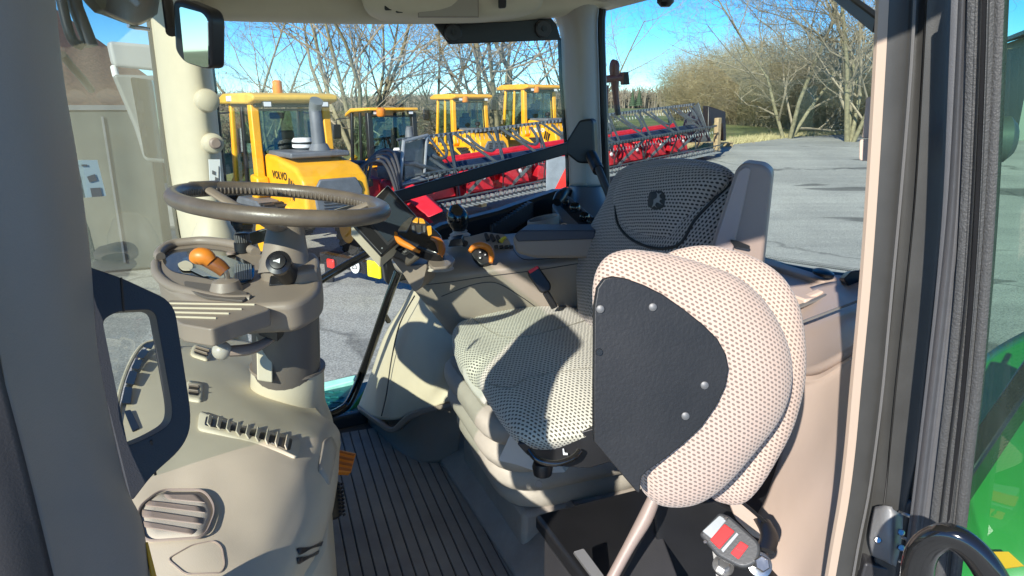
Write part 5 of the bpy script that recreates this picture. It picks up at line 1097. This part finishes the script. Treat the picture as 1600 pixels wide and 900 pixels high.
# ---------------------------------------------------------------- control console right of the driver
con = thing('control_console', 'taupe side console with cup holder, orange dial and dark armrest pad', 'console', P(780, 450, 1.6))
CT = M['taupe']
cb1 = obj('console_body', surf([
 [(612, 404, 1.78), (650, 384, 1.84), (700, 374, 1.88), (790, 366, 1.92), (930, 350, 1.96)],
 [(614, 412, 1.66), (655, 398, 1.66), (705, 394, 1.68), (795, 388, 1.70), (930, 380, 1.70)],
 [(632, 430, 1.60), (665, 424, 1.58), (715, 420, 1.57), (800, 412, 1.58), (930, 398, 1.60)],
 [(646, 452, 1.60), (678, 458, 1.575), (725, 450, 1.565), (805, 436, 1.57), (930, 420, 1.59)],
 [(672, 484, 1.63), (698, 496, 1.60), (740, 500, 1.58), (815, 490, 1.58), (930, 480, 1.60)],
 [(700, 520, 1.70), (720, 530, 1.66), (760, 530, 1.64), (820, 520, 1.62), (930, 510, 1.62)]], 7, 6), mat('console_taupe', (.265, .225, .18), .42, bump=.3, scale=800, var=.05), con, solid=.02)
BC = bvh(cb1)
def lineon(name, pts, m, parent, r=.0011, n=4): return tube(name, [on(BC, x, y, .0003)[0] for x, y in (cr(pts, n) if n else pts)], r, m, parent, seg=6)
lineon('console_seam', [(652, 446), (700, 441), (760, 432), (840, 422), (925, 408)], M['dark'], cb1)
lineon('panel_line', [(690, 463), (735, 446), (765, 441), (785, 446), (818, 466), (840, 482)], M['dark'], cb1)
lineon('console_seam', [(800, 386), (812, 402), (836, 406), (925, 397)], M['dark'], cb1)
# armrest pad
obj('armrest_pad', ext([P(x, y, 1.52) for x, y in rnd([(799, 372), (812, 361), (930, 361), (930, 404), (834, 404), (806, 396)], 7, 4)], V((.02, .075, 0))), mat('pad_brown', (.24, .20, .165), .45, bump=.3, scale=800), con, bevel=.012, seg=4)
obj('pad_top', ext([P(x, y, 1.515) for x, y in rnd([(803, 368), (812, 360), (930, 360), (930, 374), (808, 378)], 3, 3)], V((.022, .085, .0))), mat('navy_pad', (.035, .045, .065), .5, bump=.3, scale=800), con, bevel=.004, seg=3)
# monitor
mon = thing('display_monitor', 'tilted touch-screen monitor with a pale casing beside the steering wheel', 'monitor', P(600, 350, 1.42))
mpl = plane((550, 347, 1.42), (606, 290, 1.52), (595, 397, 1.37))
mscr = slab('monitor_bezel', rnd([(549, 347), (606, 289), (658, 346), (596, 398)], 3), mpl, .012, M['black'], mon, bevel=.002)
mc = slab('monitor_case', rnd([(548, 347), (606, 288), (659, 346), (595, 399)], 3), (mpl[0]-mpl[1]*.0125, mpl[1]), .045, M['beige'], mon, bevel=.006, seg=3)
mp2 = (mpl[0]+mpl[1]*.0006, mpl[1])
slab('screen_frame', [(573, 346), (608, 300), (650, 341), (606, 384)], mp2, .0008, M['dark'], mscr, bevel=0)
slab('screen_glass', [(577, 346), (608, 303), (646, 341), (606, 378)], (mpl[0]+mpl[1]*.0014, mpl[1]), .001, mat('screen_glass', (.03, .04, .05), .22, coat=.15), mscr, bevel=0)
lathe('screen_button', PP(597, 388, mp2), mpl[1], [(.002, 0), (.002, .001)], M['silver'], mscr, seg=10)
tube('monitor_arm', [P(618, 372, 1.5), P(628, 392, 1.52), P(640, 410, 1.58)], .016, K, mon, n=4)
# switch pod under the monitor
pod = thing('switch_pod', 'dark switch pod with small buttons below the joystick', 'switch pod', P(635, 400, 1.42))
pdp = plane((612, 392, 1.45), (652, 374, 1.5), (648, 400, 1.40))
obj('pod_body', ext([P(x, y, 1.44) for x, y in rnd([(608, 390), (618, 384), (650, 372), (668, 382), (662, 400), (636, 418), (626, 408), (612, 404)], 5, 4)], V((.01, .07, 0))), mat('pod_brown', (.09, .075, .06), .4), pod, bevel=.010, seg=3)
obj('pod_bracket', ext([P(x, y, 1.47) for x, y in rnd([(606, 396), (616, 402), (640, 416), (668, 412), (660, 446), (648, 458), (630, 428)], 6, 4)], V((.02, .08, 0))), CT, pod, bevel=.008, seg=3)
pface = facing(634, 388, 1.432, up=.5); bp_ = slab('button_plate', rnd([(616, 388), (642, 375), (660, 384), (634, 400)], 3), pface, .006, K, pod, bevel=.001)
for i in range(3):
    for j in range(2): x, y = 622+i*8+j*7, 389-i*3.6+j*4; slab('pod_button', rnd([(x, y), (x+5, y-2.4), (x+8, y-.6), (x+3, y+2)], 1, 2), (pface[0]+pface[1]*.0015, pface[1]), .003, M['grey'], bp_, bevel=.0006)
slab('pod_button', [(648, 380), (652, 378), (656, 381), (652, 383)], (pface[0]+pface[1]*.0015, pface[1]), .003, M['orange'], bp_, bevel=.0005)
# main joystick
js = thing('drive_joystick', 'silver, black and orange drive joystick with a button cluster', 'joystick', P(660, 380, 1.4))
jp = plane((620, 360, 1.42), (660, 336, 1.47), (690, 385, 1.38))
jb = obj('joystick_body', ext([PP(x, y, jp) for x, y in rnd([(618, 364), (628, 350), (640, 337), (658, 337), (672, 348), (690, 366), (695, 386), (690, 396), (676, 394), (662, 388), (650, 384)], 6, 4)], -jp[1]*.035), M['blackp'], js, bevel=.011, seg=4)
j2 = (jp[0]+jp[1]*.0005, jp[1]); j3 = (jp[0]+jp[1]*.0025, jp[1])
slab('silver_cheek', rnd([(621, 360), (630, 348), (641, 339), (646, 338), (641, 350), (636, 361)], 2), (jp[0]+jp[1]*.003, jp[1]), .006, M['steel'], jb, bevel=.001)
tube('orange_grip', [PP(617, 360, jp)-jp[1]*.008, PP(624, 371, jp)-jp[1]*.010, PP(640, 380, jp)-jp[1]*.010, PP(655, 388, jp)-jp[1]*.010], [.005, .007, .006, .003], M['orange'], jb, n=4, seg=14)
bpq = slab('button_panel', rnd([(642, 342), (654, 338), (666, 344), (668, 360), (654, 368), (643, 362)], 4), j2, .003, M['dark'], jb, bevel=.0008)
for q in ([(644, 346), (650, 339.5), (654, 340), (653, 348)], [(655, 340), (662, 342), (665, 348.5), (655, 348)]): slab('orange_button', rnd(q, 1.5, 3), j3, .003, mat('amber_button', (.8, .36, .03), .3, coat=.3) if 'amber_button' not in bpy.data.materials else bpy.data.materials['amber_button'], bpq, bevel=.0008)
slab('orange_button', rnd([(666.5, 353), (674, 352), (675, 366), (669, 368)], 2, 3), j3, .003, bpy.data.materials['amber_button'], bpq, bevel=.0008)
for q in ([(650, 351), (658, 351), (659, 364), (651, 364)], [(643.5, 352), (648, 352), (648.5, 361), (644, 360)], [(661, 352), (665, 352), (665, 362), (661.5, 362)]): slab('silver_button', rnd(q, 2, 3), j3, .004, M['steel'] if q[0][0] == 650 else M['grey'], bpq, bevel=.001)
tube('orange_neck', [PP(674, 372, jp)-jp[1]*.001, PP(685, 377, jp)-jp[1]*.001, PP(689, 386, jp)-jp[1]*.004, PP(686, 394, jp)-jp[1]*.01], [.005, .009, .010, .008], mat('dark_orange', (.45, .13, .015), .3, coat=.3), jb, n=4, seg=14)
q = P(686, 408, 1.50); lathe('joystick_boot', q-V((0, 0, .018)), (0, 0, 1), [(.034, 0), (.030, .006), (.032, .009), (.027, .015), (.029, .018), (.024, .024), (.026, .027), (.019, .036)], mat('boot_cream', (.42, .37, .31), .6), js, seg=28)
slab('boot_collar', rnd([(668, 410), (674, 401), (706, 398), (712, 406), (700, 416), (676, 418)], 4), hz(-.315), .006, M['beige'] if 0 else CT, js, bevel=.002)
# second joystick
j_ = thing('loader_joystick', 'small black joystick on a cream bellows behind the drive joystick', 'joystick', P(718, 365, 1.75))
tube('joystick_knob', [P(717, 362, 1.76), P(717, 350, 1.76), P(714, 336, 1.76), P(711, 322, 1.77)], [.014, .026, .028, .014], M['gloss'], j_, seg=18, n=4)
lathe('bellows', P(719, 374, 1.76)-V((0, 0, .006)), (0, 0, 1), [(.034, 0), (.028, .007), (.032, .01), (.024, .016), (.028, .019), (.018, .026), (.02, .03)], mat('bellows_cream', (.5, .42, .36), .6), j_, seg=26)
# orange dial
dl = thing('speed_dial', 'orange half-round dial with four black buttons on the console', 'dial', P(752, 400, 1.6))
dp = facing(752, 400, 1.575, up=.55); d1 = dp
dd = slab('dial_base', rnd([(734, 392), (744, 383), (760, 384), (769, 396), (767, 410), (752, 415), (741, 406)], 5, 4), d1, .016, K, dl, bevel=.003)
tube('dial_arc', [PP(x, y, d1)+d1[1]*.003 for x, y in ((734, 394), (741, 386), (752, 384), (763, 389), (768, 399), (767, 411))], [.005, .0075, .0085, .0085, .0075, .005], M['orange'], dl, seg=12, n=4)
for x, y in ((750, 394), (758, 398), (750, 403)): bt = lathe('dial_button', PP(x, y, d1)+d1[1]*.001, d1[1], [(.005, 0), (.005, .003), (.004, .004)], M['dark'], dl, seg=14); slab('button_mark', [(x-1, y-1), (x+1.2, y-1), (x+1.2, y+1), (x-1, y+1)], (d1[0]+d1[1]*.006, d1[1]), .001, M['white'], bt, bevel=0)
obj('dial_bridge', ext([P(x, y, 1.62) for x, y in rnd([(700, 386), (704, 375), (722, 372), (724, 384)], 2)], V((0, .05, 0))), K, dl, bevel=.004)
# hydraulic finger levers and buttons further back
hp_ = facing(775, 372, 1.72, up=.8)
bb = slab('lever_panel', rnd([(722, 372), (760, 362), (790, 366), (800, 382), (770, 392), (736, 384)], 5, 4), hp_, .02, mat('panel_taupe', (.34, .29, .24), .45), con, bevel=.004)
for k in range(3): x = 756+k*9; slab('finger_lever', rnd([(x, 364+k*1.5), (x+5, 363+k*1.5), (x+10, 373+k), (x+4, 376+k)], 2, 3), (hp_[0]+hp_[1]*.008, hp_[1]), .008, M['dark'], bb, bevel=.002)
for k in range(4): x = 772+k*8; slab('panel_button', rnd([(x, 383+.2*k), (x+6, 382+.2*k), (x+6.5, 387), (x+.5, 388)], 1, 2), (hp_[0]+hp_[1]*.003, hp_[1]), .004, M['dark'], bb, bevel=.001)
tube('yellow_tab', [P(782, 378, 1.66), P(786, 373, 1.665), P(790, 371, 1.67)], [.006, .005, .004], mat('tab_yellow', (.75, .6, .05), .5), con, seg=8)
lathe('round_switch', P(726, 381, 1.655), hp_[1], [(.009, 0), (.009, .003), (.006, .004)], M['dark'], con, seg=16)
# cup holder and switch bank by the rear pillar
cup = thing('cup_holder', 'open taupe cup holder in front of the rear corner pillar', 'cup holder', P(848, 350, 1.95))
cc = P(849, 341, 1.93); b = bmesh.new(); n = 28
prof = [(.034, -.06), (.042, 0), (.045, .002), (.047, -.003), (.046, -.06)]
rg_ = [[b.verts.new(cc+V((r*math.cos(2*math.pi*k/n), r*math.sin(2*math.pi*k/n), h+.010*math.cos(2*math.pi*k/n)))) for k in range(n)] for r, h in prof]
for A, Bq in zip(rg_, rg_[1:]):
    for k in range(n): b.faces.new((A[k], A[(k+1) % n], Bq[(k+1) % n], Bq[k]))
b.faces.new(rg_[0]); bmesh.ops.recalc_face_normals(b, faces=b.faces); obj('cup_wall', b, CT, cup)
sbk = thing('switch_bank', 'sloping grey panel of dark round switches below the rear pillar', 'switch panel', P(900, 330, 2.0))
sp1 = plane((862, 312, 2.08), (938, 360, 1.9), (872, 348, 1.95))
sb1 = slab('panel_plate', rnd([(862, 318), (872, 306), (888, 304), (944, 352), (944, 372), (906, 372), (878, 346)], 4), sp1, .05, M['grey'], sbk, bevel=.006)
sp2 = (sp1[0]+sp1[1]*.001, sp1[1]); slab('switch_strip', rnd([(868, 314), (880, 306), (938, 350), (930, 362), (908, 354)], 4), sp2, .003, K, sb1, bevel=.0008)
for x, y, r in ((884, 320, .010), (898, 328, .017), (913, 343, .016), (924, 351, .016)): lathe('rotary_switch', PP(x, y, sp1), sp1[1], [(r, 0), (r, .012), (r*.8, .018)], M['gloss'], sb1, seg=18)
lathe('socket', P(881, 356, 1.90), (-.3, -1, .3), [(.014, -.01), (.014, 0), (.011, .001)], M['steel'], sbk, seg=20); lathe('socket_cap', P(881, 356, 1.898), (-.3, -1, .3), [(.011, -.01), (.011, .003), (.008, .005)], K, sbk, seg=20)
tube('cable_plug', [P(870, 316, 2.0), P(876, 306, 2.03), P(884, 298, 2.08)], [.014, .018, .012], K, sbk, n=3)
box('panel_riser', P(862, 396, 1.95), (.30, .10, .06), CT, sbk, ax=(UF, VA, V((0, 0, 1))), bevel=.01)
# seat belt buckle on its stalk beside the console
bk1 = thing('belt_buckle', 'black seat belt buckle with a red release button against the console', 'belt buckle', P(850, 440, 1.52))
fp = facing(846, 436, 1.50, right=.1); bk = slab('buckle_body', rnd([(824, 424, 3), (841, 415, 3), (862, 445, 5), (860, 455, 4), (846, 459, 5), (826, 432, 3)], 3, 4), fp, .018, M['black'], bk1, bevel=.004, seg=3)
slab('release_button', rnd([(825, 423), (840, 415), (842.5, 419), (828, 428)], 1.5, 3), (fp[0]+fp[1]*.0008, fp[1]), .012, M['redl'], bk, bevel=.0015)
tube('buckle_cable', [P(854, 456, 1.5), P(860, 466, 1.5), P(868, 480, 1.5)], .006, K, bk1); tube('buckle_cable', [P(850, 458, 1.5), P(856, 468, 1.5), P(864, 482, 1.5)], .004, K, bk1)

seat = thing('operator_seat', 'large cream and grey knit-fabric driver seat facing the steering wheel', 'seat', P(860, 800, 1.25))
cz_ = hz(-.535)
cush = pillow('seat_cushion', [(706, 532), (714, 512), (750, 492), (810, 484), (880, 488), (960, 500), (1020, 560), (1010, 640), (960, 672), (905, 684), (850, 690), (812, 682), (784, 652), (757, 610), (745, 590), (728, 582), (712, 560)], cz_, .062, .055, M['cloth'], seat, n=12, crown=.5, wob=lambda d, t: .012*math.sin(d.x*14+.6)*max(0, 1-t*t) - .010*math.exp(-((d.x*.94+d.y*.34+.07)/.05)**2)*(1-t**4))
BQ = bvh(cush)
for pts in ([(736, 496), (770, 520), (800, 528), (850, 520), (925, 498)], [(764, 600), (800, 606), (830, 590), (925, 575)]): tube('cushion_seam', [on(BQ, x, y, .0004)[0] for x, y in cr(pts, 5)], .0016, mat('seam_cream', (.30, .285, .23), .9), cush, seg=6)
slab('cushion_shell', rnd([(730, 560), (790, 500), (1000, 520), (1000, 640), (850, 676), (800, 662)], 14), hz(-.585), .03, K, seat, bevel=.006)
slab('front_insert', rnd([(722, 574), (736, 572), (757, 590), (764, 624), (758, 634), (738, 612), (724, 590)], 4), facing(742, 602, 1.29), .03, mat('insert_grey', (.40, .385, .33), .5), seat, bevel=.004)
bpl_ = plane((915, 430, 1.60), (1120, 400, 1.16), (1040, 255, 1.44))
back = pillow('backrest', [(918, 520), (909, 470), (908, 420), (916, 385), (938, 345), (958, 310), (966, 284), (984, 262), (1030, 250), (1085, 249), (1128, 258), (1148, 276), (1146, 310), (1135, 350), (1120, 400), (1090, 460), (1040, 510), (970, 535)], bpl_, .055, .07, M['clothg'], seat, n=12, crown=.3)
bp2 = (bpl_[0]+bpl_[1]*.030, bpl_[1])
hr = pillow('head_pad', [(962, 322), (966, 296), (986, 270), (1030, 258), (1085, 256), (1128, 266), (1138, 282), (1118, 304), (1084, 340), (1062, 374), (1044, 384), (1014, 382), (984, 368), (968, 348)], bp2, .036, .02, M['clothg'], seat, n=12, crown=.3)
BH = bvh(hr)
em_ = wrap('seat_emblem', rnd([(1015, 300), (1035, 298), (1040, 306), (1038, 324), (1024, 329), (1012, 322)], 4, 4), BH, mat('emblem_dark', (.03, .032, .03), .7), hr, .001, .0008)
ce, ne = on(BH, 1027, 312, .003)
slab('deer_mark', [(1018, 324), (1021, 318), (1021, 312), (1026, 309), (1027, 304), (1025, 300), (1029, 303), (1033, 301), (1030, 305), (1031, 309), (1034, 311), (1031, 312), (1030, 315), (1035, 320), (1029, 317), (1025, 316), (1023, 320), (1026, 325), (1022, 321)], (ce, ne), .0012, mat('emblem_light', (.22, .22, .21), .7), em_, bevel=0)
BB = bvh(back)
for pts in ([(962, 322), (966, 350), (984, 372), (1014, 386), (1044, 388), (1066, 378), (1086, 344), (1120, 308), (1142, 286)],): tube('back_seam', [on(BB, x, y, .001)[0] for x, y in cr(pts, 4)], .003, mat('seam_dark', (.02, .02, .02), .8), back, seg=6)
obj('back_shell', ext([PP(x, y, (bpl_[0]-bpl_[1]*.06, bpl_[1])) for x, y in rnd([(925, 520), (916, 430), (960, 320), (985, 272), (1120, 262), (1145, 285), (1120, 400), (1050, 520)], 14)], -bpl_[1]*.03), K, seat, bevel=.012)
# raised armrest
ar = obj('raised_armrest', ext([P(x, y, 1.10+.0*(x-1110)) for x, y in rnd([(1150, 264, 8), (1162, 254, 8), (1194, 258, 8), (1207, 270, 10), (1190, 430, 8), (1104, 420, 8), (1112, 378, 20)], 8, 5)], V((.03, .07, 0))), M['brownp'], seat, bevel=.010, seg=4)
obj('armrest_face', ext([P(x, y, 1.098) for x, y in rnd([(1154, 268), (1164, 260), (1174, 262), (1160, 330), (1142, 408), (1112, 404), (1120, 372)], 6, 4)], V((-.003, -.006, 0))), mat('armrest_rose', (.36, .28, .25), .45, bump=.3, scale=800), ar, bevel=.002)
obj('armrest_slot', ext([P(x, y, 1.090) for x, y in rnd([(1140, 374), (1152, 376), (1172, 384), (1170, 389), (1146, 384)], 3, 3)], V((0, -.002, 0))), K, ar, bevel=0)
# suspension: bellows, plates, controls
for k, (z0, z1, g) in enumerate(((-.615, -.675, 0), (-.675, -.74, 1), (-.74, -.805, 2), (-.805, -.875, 3))):
    uf = (-.375, -.385, -.405, -.435)[k]; vn = (1.14, 1.15, 1.18, 1.22)[k]
    pts = rnd([(uf, vn), (uf, 1.60), (-.84, 1.60), (-.84, vn)], .11, 6)
    b = bmesh.new(); rings = []
    cu_, cv2 = -.62, 1.36
    for i in range(9):
        t = i/8; s_ = 1.02 - .10*(1-max(0, math.sin(t*math.pi*.93+.12))**.6) + .012*noise.noise(V((t*3, k*2.1, 0))); z = z0+(z1-z0)*t
        rings.append([b.verts.new(T(cu_+(p[0]-cu_)*s_, cv2+(p[1]-cv2)*s_, CZ+z)) for p in pts])
    for A, Bq in zip(rings, rings[1:]):
        for q in range(len(pts)): b.faces.new((A[q], A[(q+1) % len(pts)], Bq[(q+1) % len(pts)], Bq[q]))
    b.faces.new(rings[0]); b.faces.new(rings[-1][::-1]); bmesh.ops.recalc_face_normals(b, faces=b.faces)
    obj('suspension_bellows', b, bpy.data.materials.get('bellows_grey_beige') or mat('bellows_grey_beige', (.40, .365, .30), .6, bump=.4, scale=500, var=.1, vscale=12), seat)
b = ext([T(-.47, 1.22, CZ-.875), T(-.45, 1.64, CZ-.875), T(-.86, 1.64, CZ-.875), T(-.86, 1.22, CZ-.875)], V((0, 0, -.125))); obj('seat_riser', b, M['mat_'], seat, bevel=.012)
obj('suspension_top', ext([T(-.42, 1.1, CZ-.59), T(-.42, 1.5, CZ-.59), T(-.84, 1.5, CZ-.59), T(-.84, 1.1, CZ-.59)], V((0, 0, -.025))), K, seat, bevel=.004)
obj('side_plate', ext([P(x, y, 1.16) for x, y in rnd([(808, 655), (822, 690), (838, 716), (872, 720), (884, 738), (846, 740), (806, 726), (778, 720), (792, 690)], 3)], V((.01, .02, 0))), mat('plate_light', (.5, .47, .42), .5), seat, bevel=.002)
ctl = obj('control_box', ext([P(x, y, 1.02) for x, y in rnd([(806, 692), (850, 694), (905, 676), (960, 660), (960, 720), (920, 732), (860, 728), (824, 712)], 6)], V((.02, .10, 0))), K, seat, bevel=.006)
tube('adjust_lever', [P(826, 702, 1.0), P(840, 718, .99), P(868, 724, .985), P(894, 716, .99), P(906, 704, 1.0)], .0055, M['gloss'], seat, n=5)
lathe('adjust_knob', P(848, 722, 1.02), (0, 0, -1), [(.016, 0), (.018, .008), (.016, .022), (.01, .026)], K, seat, seg=14)
pk = facing(882, 706, 1.012)
slab('seat_icon', [(879, 701), (881, 701), (882, 707), (887, 708), (887, 711), (880, 711)], pk, .001, M['silver'], ctl, bevel=0)
lathe('seal_logo', P(842, 756, 1.095), (-.1, -1, .1), [(.007, 0), (.007, .001)], M['taupe'], seat, seg=16)
# ---------------------------------------------------------------- folded passenger seat
ps_ = thing('passenger_seat', 'folded pinkish knit-fabric passenger seat with a black board underneath facing out', 'seat', P(1100, 900, .8))
pb = plane((940, 500, .735), (1230, 520, .745), (1060, 780, .70))
p2 = plane((1060, 500, .86), (1255, 520, .80), (1150, 780, .77))
pillow('back_cushion', [(1010, 430), (1040, 398), (1075, 386), (1112, 384), (1150, 392), (1190, 408), (1224, 434), (1246, 470), (1256, 510), (1260, 560), (1256, 610), (1240, 668), (1216, 716), (1186, 764), (1160, 787), (1130, 786), (1106, 770), (1060, 700), (1010, 560)], p2, .034, .035, M['clothp'], ps_, n=14, crown=.3)
pillow('seat_cushion', [(927, 500), (926, 450), (934, 418), (952, 398), (980, 390), (1010, 392), (1050, 398), (1100, 412), (1150, 432), (1190, 466), (1218, 510), (1234, 560), (1232, 610), (1214, 656), (1176, 706), (1136, 752), (1100, 780), (1066, 791), (1030, 788), (1008, 772), (996, 750), (960, 680), (932, 600)], pb, .045, .030, M['clothp'], ps_, n=16, crown=.35)
pb2 = (pb[0]+pb[1]*.052, pb[1])
BP = bvh(bpy.data.objects['seat_cushion.001'] if 'seat_cushion.001' in bpy.data.objects else bpy.data.objects['seat_cushion'])
brd = slab('seat_board', [(929, 480), (934, 450), (944, 436), (958, 432), (978, 435), (1006, 445), (1036, 460), (1070, 484), (1100, 508), (1122, 530), (1134, 552), (1139, 576), (1134, 604), (1120, 634), (1096, 668), (1068, 694), (1040, 716), (1012, 736), (1002, 746), (1000, 770), (996, 770), (928, 690), (928, 600)], pb2, .012, mat('board_black', (.013, .013, .014), .5, bump=.35, scale=260, var=.25, vscale=10), ps_, bevel=.004, seg=3)
pb3 = (pb2[0]+pb2[1]*.0005, pb2[1])
for x, y in ((1020, 480), (1101, 602), (1071, 650), (938, 483)): lathe('board_screw', PP(x, y, pb3), pb[1]+V((-.2, 0, 0)), [(.0046, 0), (.0042, .0012), (.0025, .002)], mat('dull_screw', (.14, .14, .14), .5, metal=.4) if 'dull_screw' not in bpy.data.materials else bpy.data.materials['dull_screw'], brd, seg=14)
lathe('board_screw', PP(936, 550, pb3), pb[1], [(.004, 0), (.0035, .002)], K, brd, seg=12)
# fold hinge, strut, storage box under it
hg = thing('seat_hinge', 'black folding hinge frame under the passenger seat', 'hinge frame', P(1100, 850, .85))
obj('hinge_plate', ext([P(x, y, .86) for x, y in rnd([(1040, 770), (1110, 780), (1150, 800), (1196, 846), (1204, 880), (1180, 960), (1040, 960), (1020, 800)], 5)], V((.0, .02, 0))), K, hg, bevel=.004)
obj('tan_flange', ext([P(x, y, .84) for x, y in rnd([(1140, 786), (1160, 786), (1202, 826), (1203, 850), (1176, 838), (1150, 812)], 5)], V((.0, .015, 0))), M['tan'], hg, bevel=.003)
tube('flange_edge', [P(1158, 784, .83), P(1182, 804, .83), P(1201, 824, .83), P(1205, 850, .83)], .0025, K, hg, n=3)
tube('tan_strut', [P(1022, 778, .80), P(1008, 810, .79), P(984, 852, .775), P(958, 900, .76), P(930, 955, .74)], [.0085, .010, .008, .0075, .0075], M['brownp'], hg, n=4, seg=14)
sbx = thing('storage_box', 'dark storage box on the cab floor under the folded seat', 'storage box', T(-.6, .85, CZ-1))
obj('box_body', ext([T(-.405, .955, CZ-.73), T(-.425, .45, CZ-.73), T(-1.0, .45, CZ-.73), T(-1.0, .98, CZ-.73)], V((0, 0, -.27))), M['dark'], sbx, bevel=.01)
obj('box_lid', ext([T(-.395, .97, CZ-.70), T(-.415, .44, CZ-.70), T(-1.0, .44, CZ-.70), T(-1.0, 1.0, CZ-.70)], V((0, 0, -.03))), M['black'], sbx, bevel=.008)
obj('box_catch', ext([P(x, y, .86) for x, y in rnd([(896, 862), (912, 857), (944, 900), (930, 908)], 2)], V((.0, .01, -.01))), M['grey'], sbx, bevel=.002)
wd = plane((1022, 806, .90), (1058, 900, .80), (975, 900, .82)); slab('gusset', [(1023, 805), (1060, 905), (1068, 960), (940, 960)], wd, .008, M['dark'], hg, bevel=.002)
slab('hinge_screw_plate', rnd([(1108, 838), (1128, 834), (1140, 900), (1118, 905)], 3), facing(1122, 870, .80), .01, K, hg, bevel=.002)
# near buckle
nb = thing('belt_buckle', 'large grey seat belt buckle with two red buttons at the bottom edge', 'belt buckle', P(1145, 845, .76))
np_ = plane((1093, 832, .775), (1128, 800, .785), (1180, 890, .725))
nbk = slab('buckle_body', rnd([(1092, 834, 5), (1124, 800, 5), (1140, 806, 5), (1190, 850, 14), (1184, 880, 16), (1160, 889, 12), (1120, 868, 8)], 5, 5), np_, .020, mat('buckle_grey', (.055, .055, .055), .4, bump=.2, scale=400), nb, bevel=.004, seg=3)
n1 = (np_[0]+np_[1]*.0008, np_[1]); n2 = (np_[0]+np_[1]*.0016, np_[1])
slab('buckle_plate', rnd([(1097, 830), (1124, 805), (1136, 812), (1112, 842)], 2, 3), n1, .003, M['silver'], nbk, bevel=.0008)
slab('red_button', rnd([(1109, 843), (1132, 818), (1148, 830), (1124, 858)], 2, 3), n2, .003, mat('buckle_red', (.62, .03, .03), .3, coat=.3), nbk, bevel=.0012)
slab('red_label', rnd([(1141, 864), (1157, 845), (1170, 853), (1154, 874)], 2, 3), n2, .002, bpy.data.materials['buckle_red'], nbk, bevel=.0008)
text('lettering', 'PRESS', PP(1155.5, 859.5, (np_[0]+np_[1]*.0021, np_[1])), ((PP(1163, 864, np_)-PP(1148, 857, np_)), np_[1].cross(PP(1163, 864, np_)-PP(1148, 857, np_))), .0042, M['dark'], nbk, depth=.0002)
slab('buckle_groove', [(1127, 859), (1151, 832), (1154, 835), (1130, 863)], n1, .002, M['silver'], nbk, bevel=0)
for x, y in ((1134, 810), (1102, 847)): lathe('buckle_rivet', PP(x, y, n1), np_[1], [(.003, 0), (.002, .002)], M['chrome'], nbk, seg=12)
bl = lathe('bolt', P(1187, 882, .735), -ray(1187, 882)+V((.4, 0, .1)), [(.010, -.01), (.010, .010), (.0085, .012)], M['steel'], nb, seg=6, smooth=False)
lathe('washer', P(1187, 882, .738), -ray(1187, 882)+V((.4, 0, .1)), [(.0155, -.008), (.0155, .001), (.012, .002)], M['steel'], bl, seg=24)
b2 = lathe('bolt', P(1130, 884, .77), V((-.1, -.5, .8)), [(.0085, -.006), (.0085, .008), (.007, .010)], M['steel'], nb, seg=6, smooth=False); lathe('washer', P(1130, 884, .77), V((-.1, -.5, .8)), [(.014, -.004), (.014, .001)], M['steel'], b2, seg=24)
tube('belt_webbing', [P(1196, 860, .76), P(1202, 836, .80), P(1190, 812, .84)], .010, K, nb, n=3, sq=(.3, 1.2))
# inner walls below the windows
obj('rear_wall', ext([T(-1.09, 1.0, CZ-.36), T(-1.09, 2.05, CZ-.36), T(-1.14, 2.05, CZ-.36), T(-1.14, 1.0, CZ-.36)], V((0, 0, -.66))), M['tan'], cab, bevel=.004)
obj('parcel_shelf', ext([T(-.98, 1.0, CZ-.37), T(-.98, 2.03, CZ-.37), T(-1.10, 2.03, CZ-.37), T(-1.10, 1.0, CZ-.37)], V((0, 0, -.02))), M['tan'], cab, bevel=.004)
obj('side_wall', ext([T(-.42, 1.98, CZ-.42), T(-1.1, 2.04, CZ-.36), T(-1.1, 2.07, CZ-.36), T(-.42, 2.01, CZ-.42)], V((0, 0, -.6))), M['taupe'], cab, bevel=.004)
# ---------------------------------------------------------------- render settings stay with the renderer
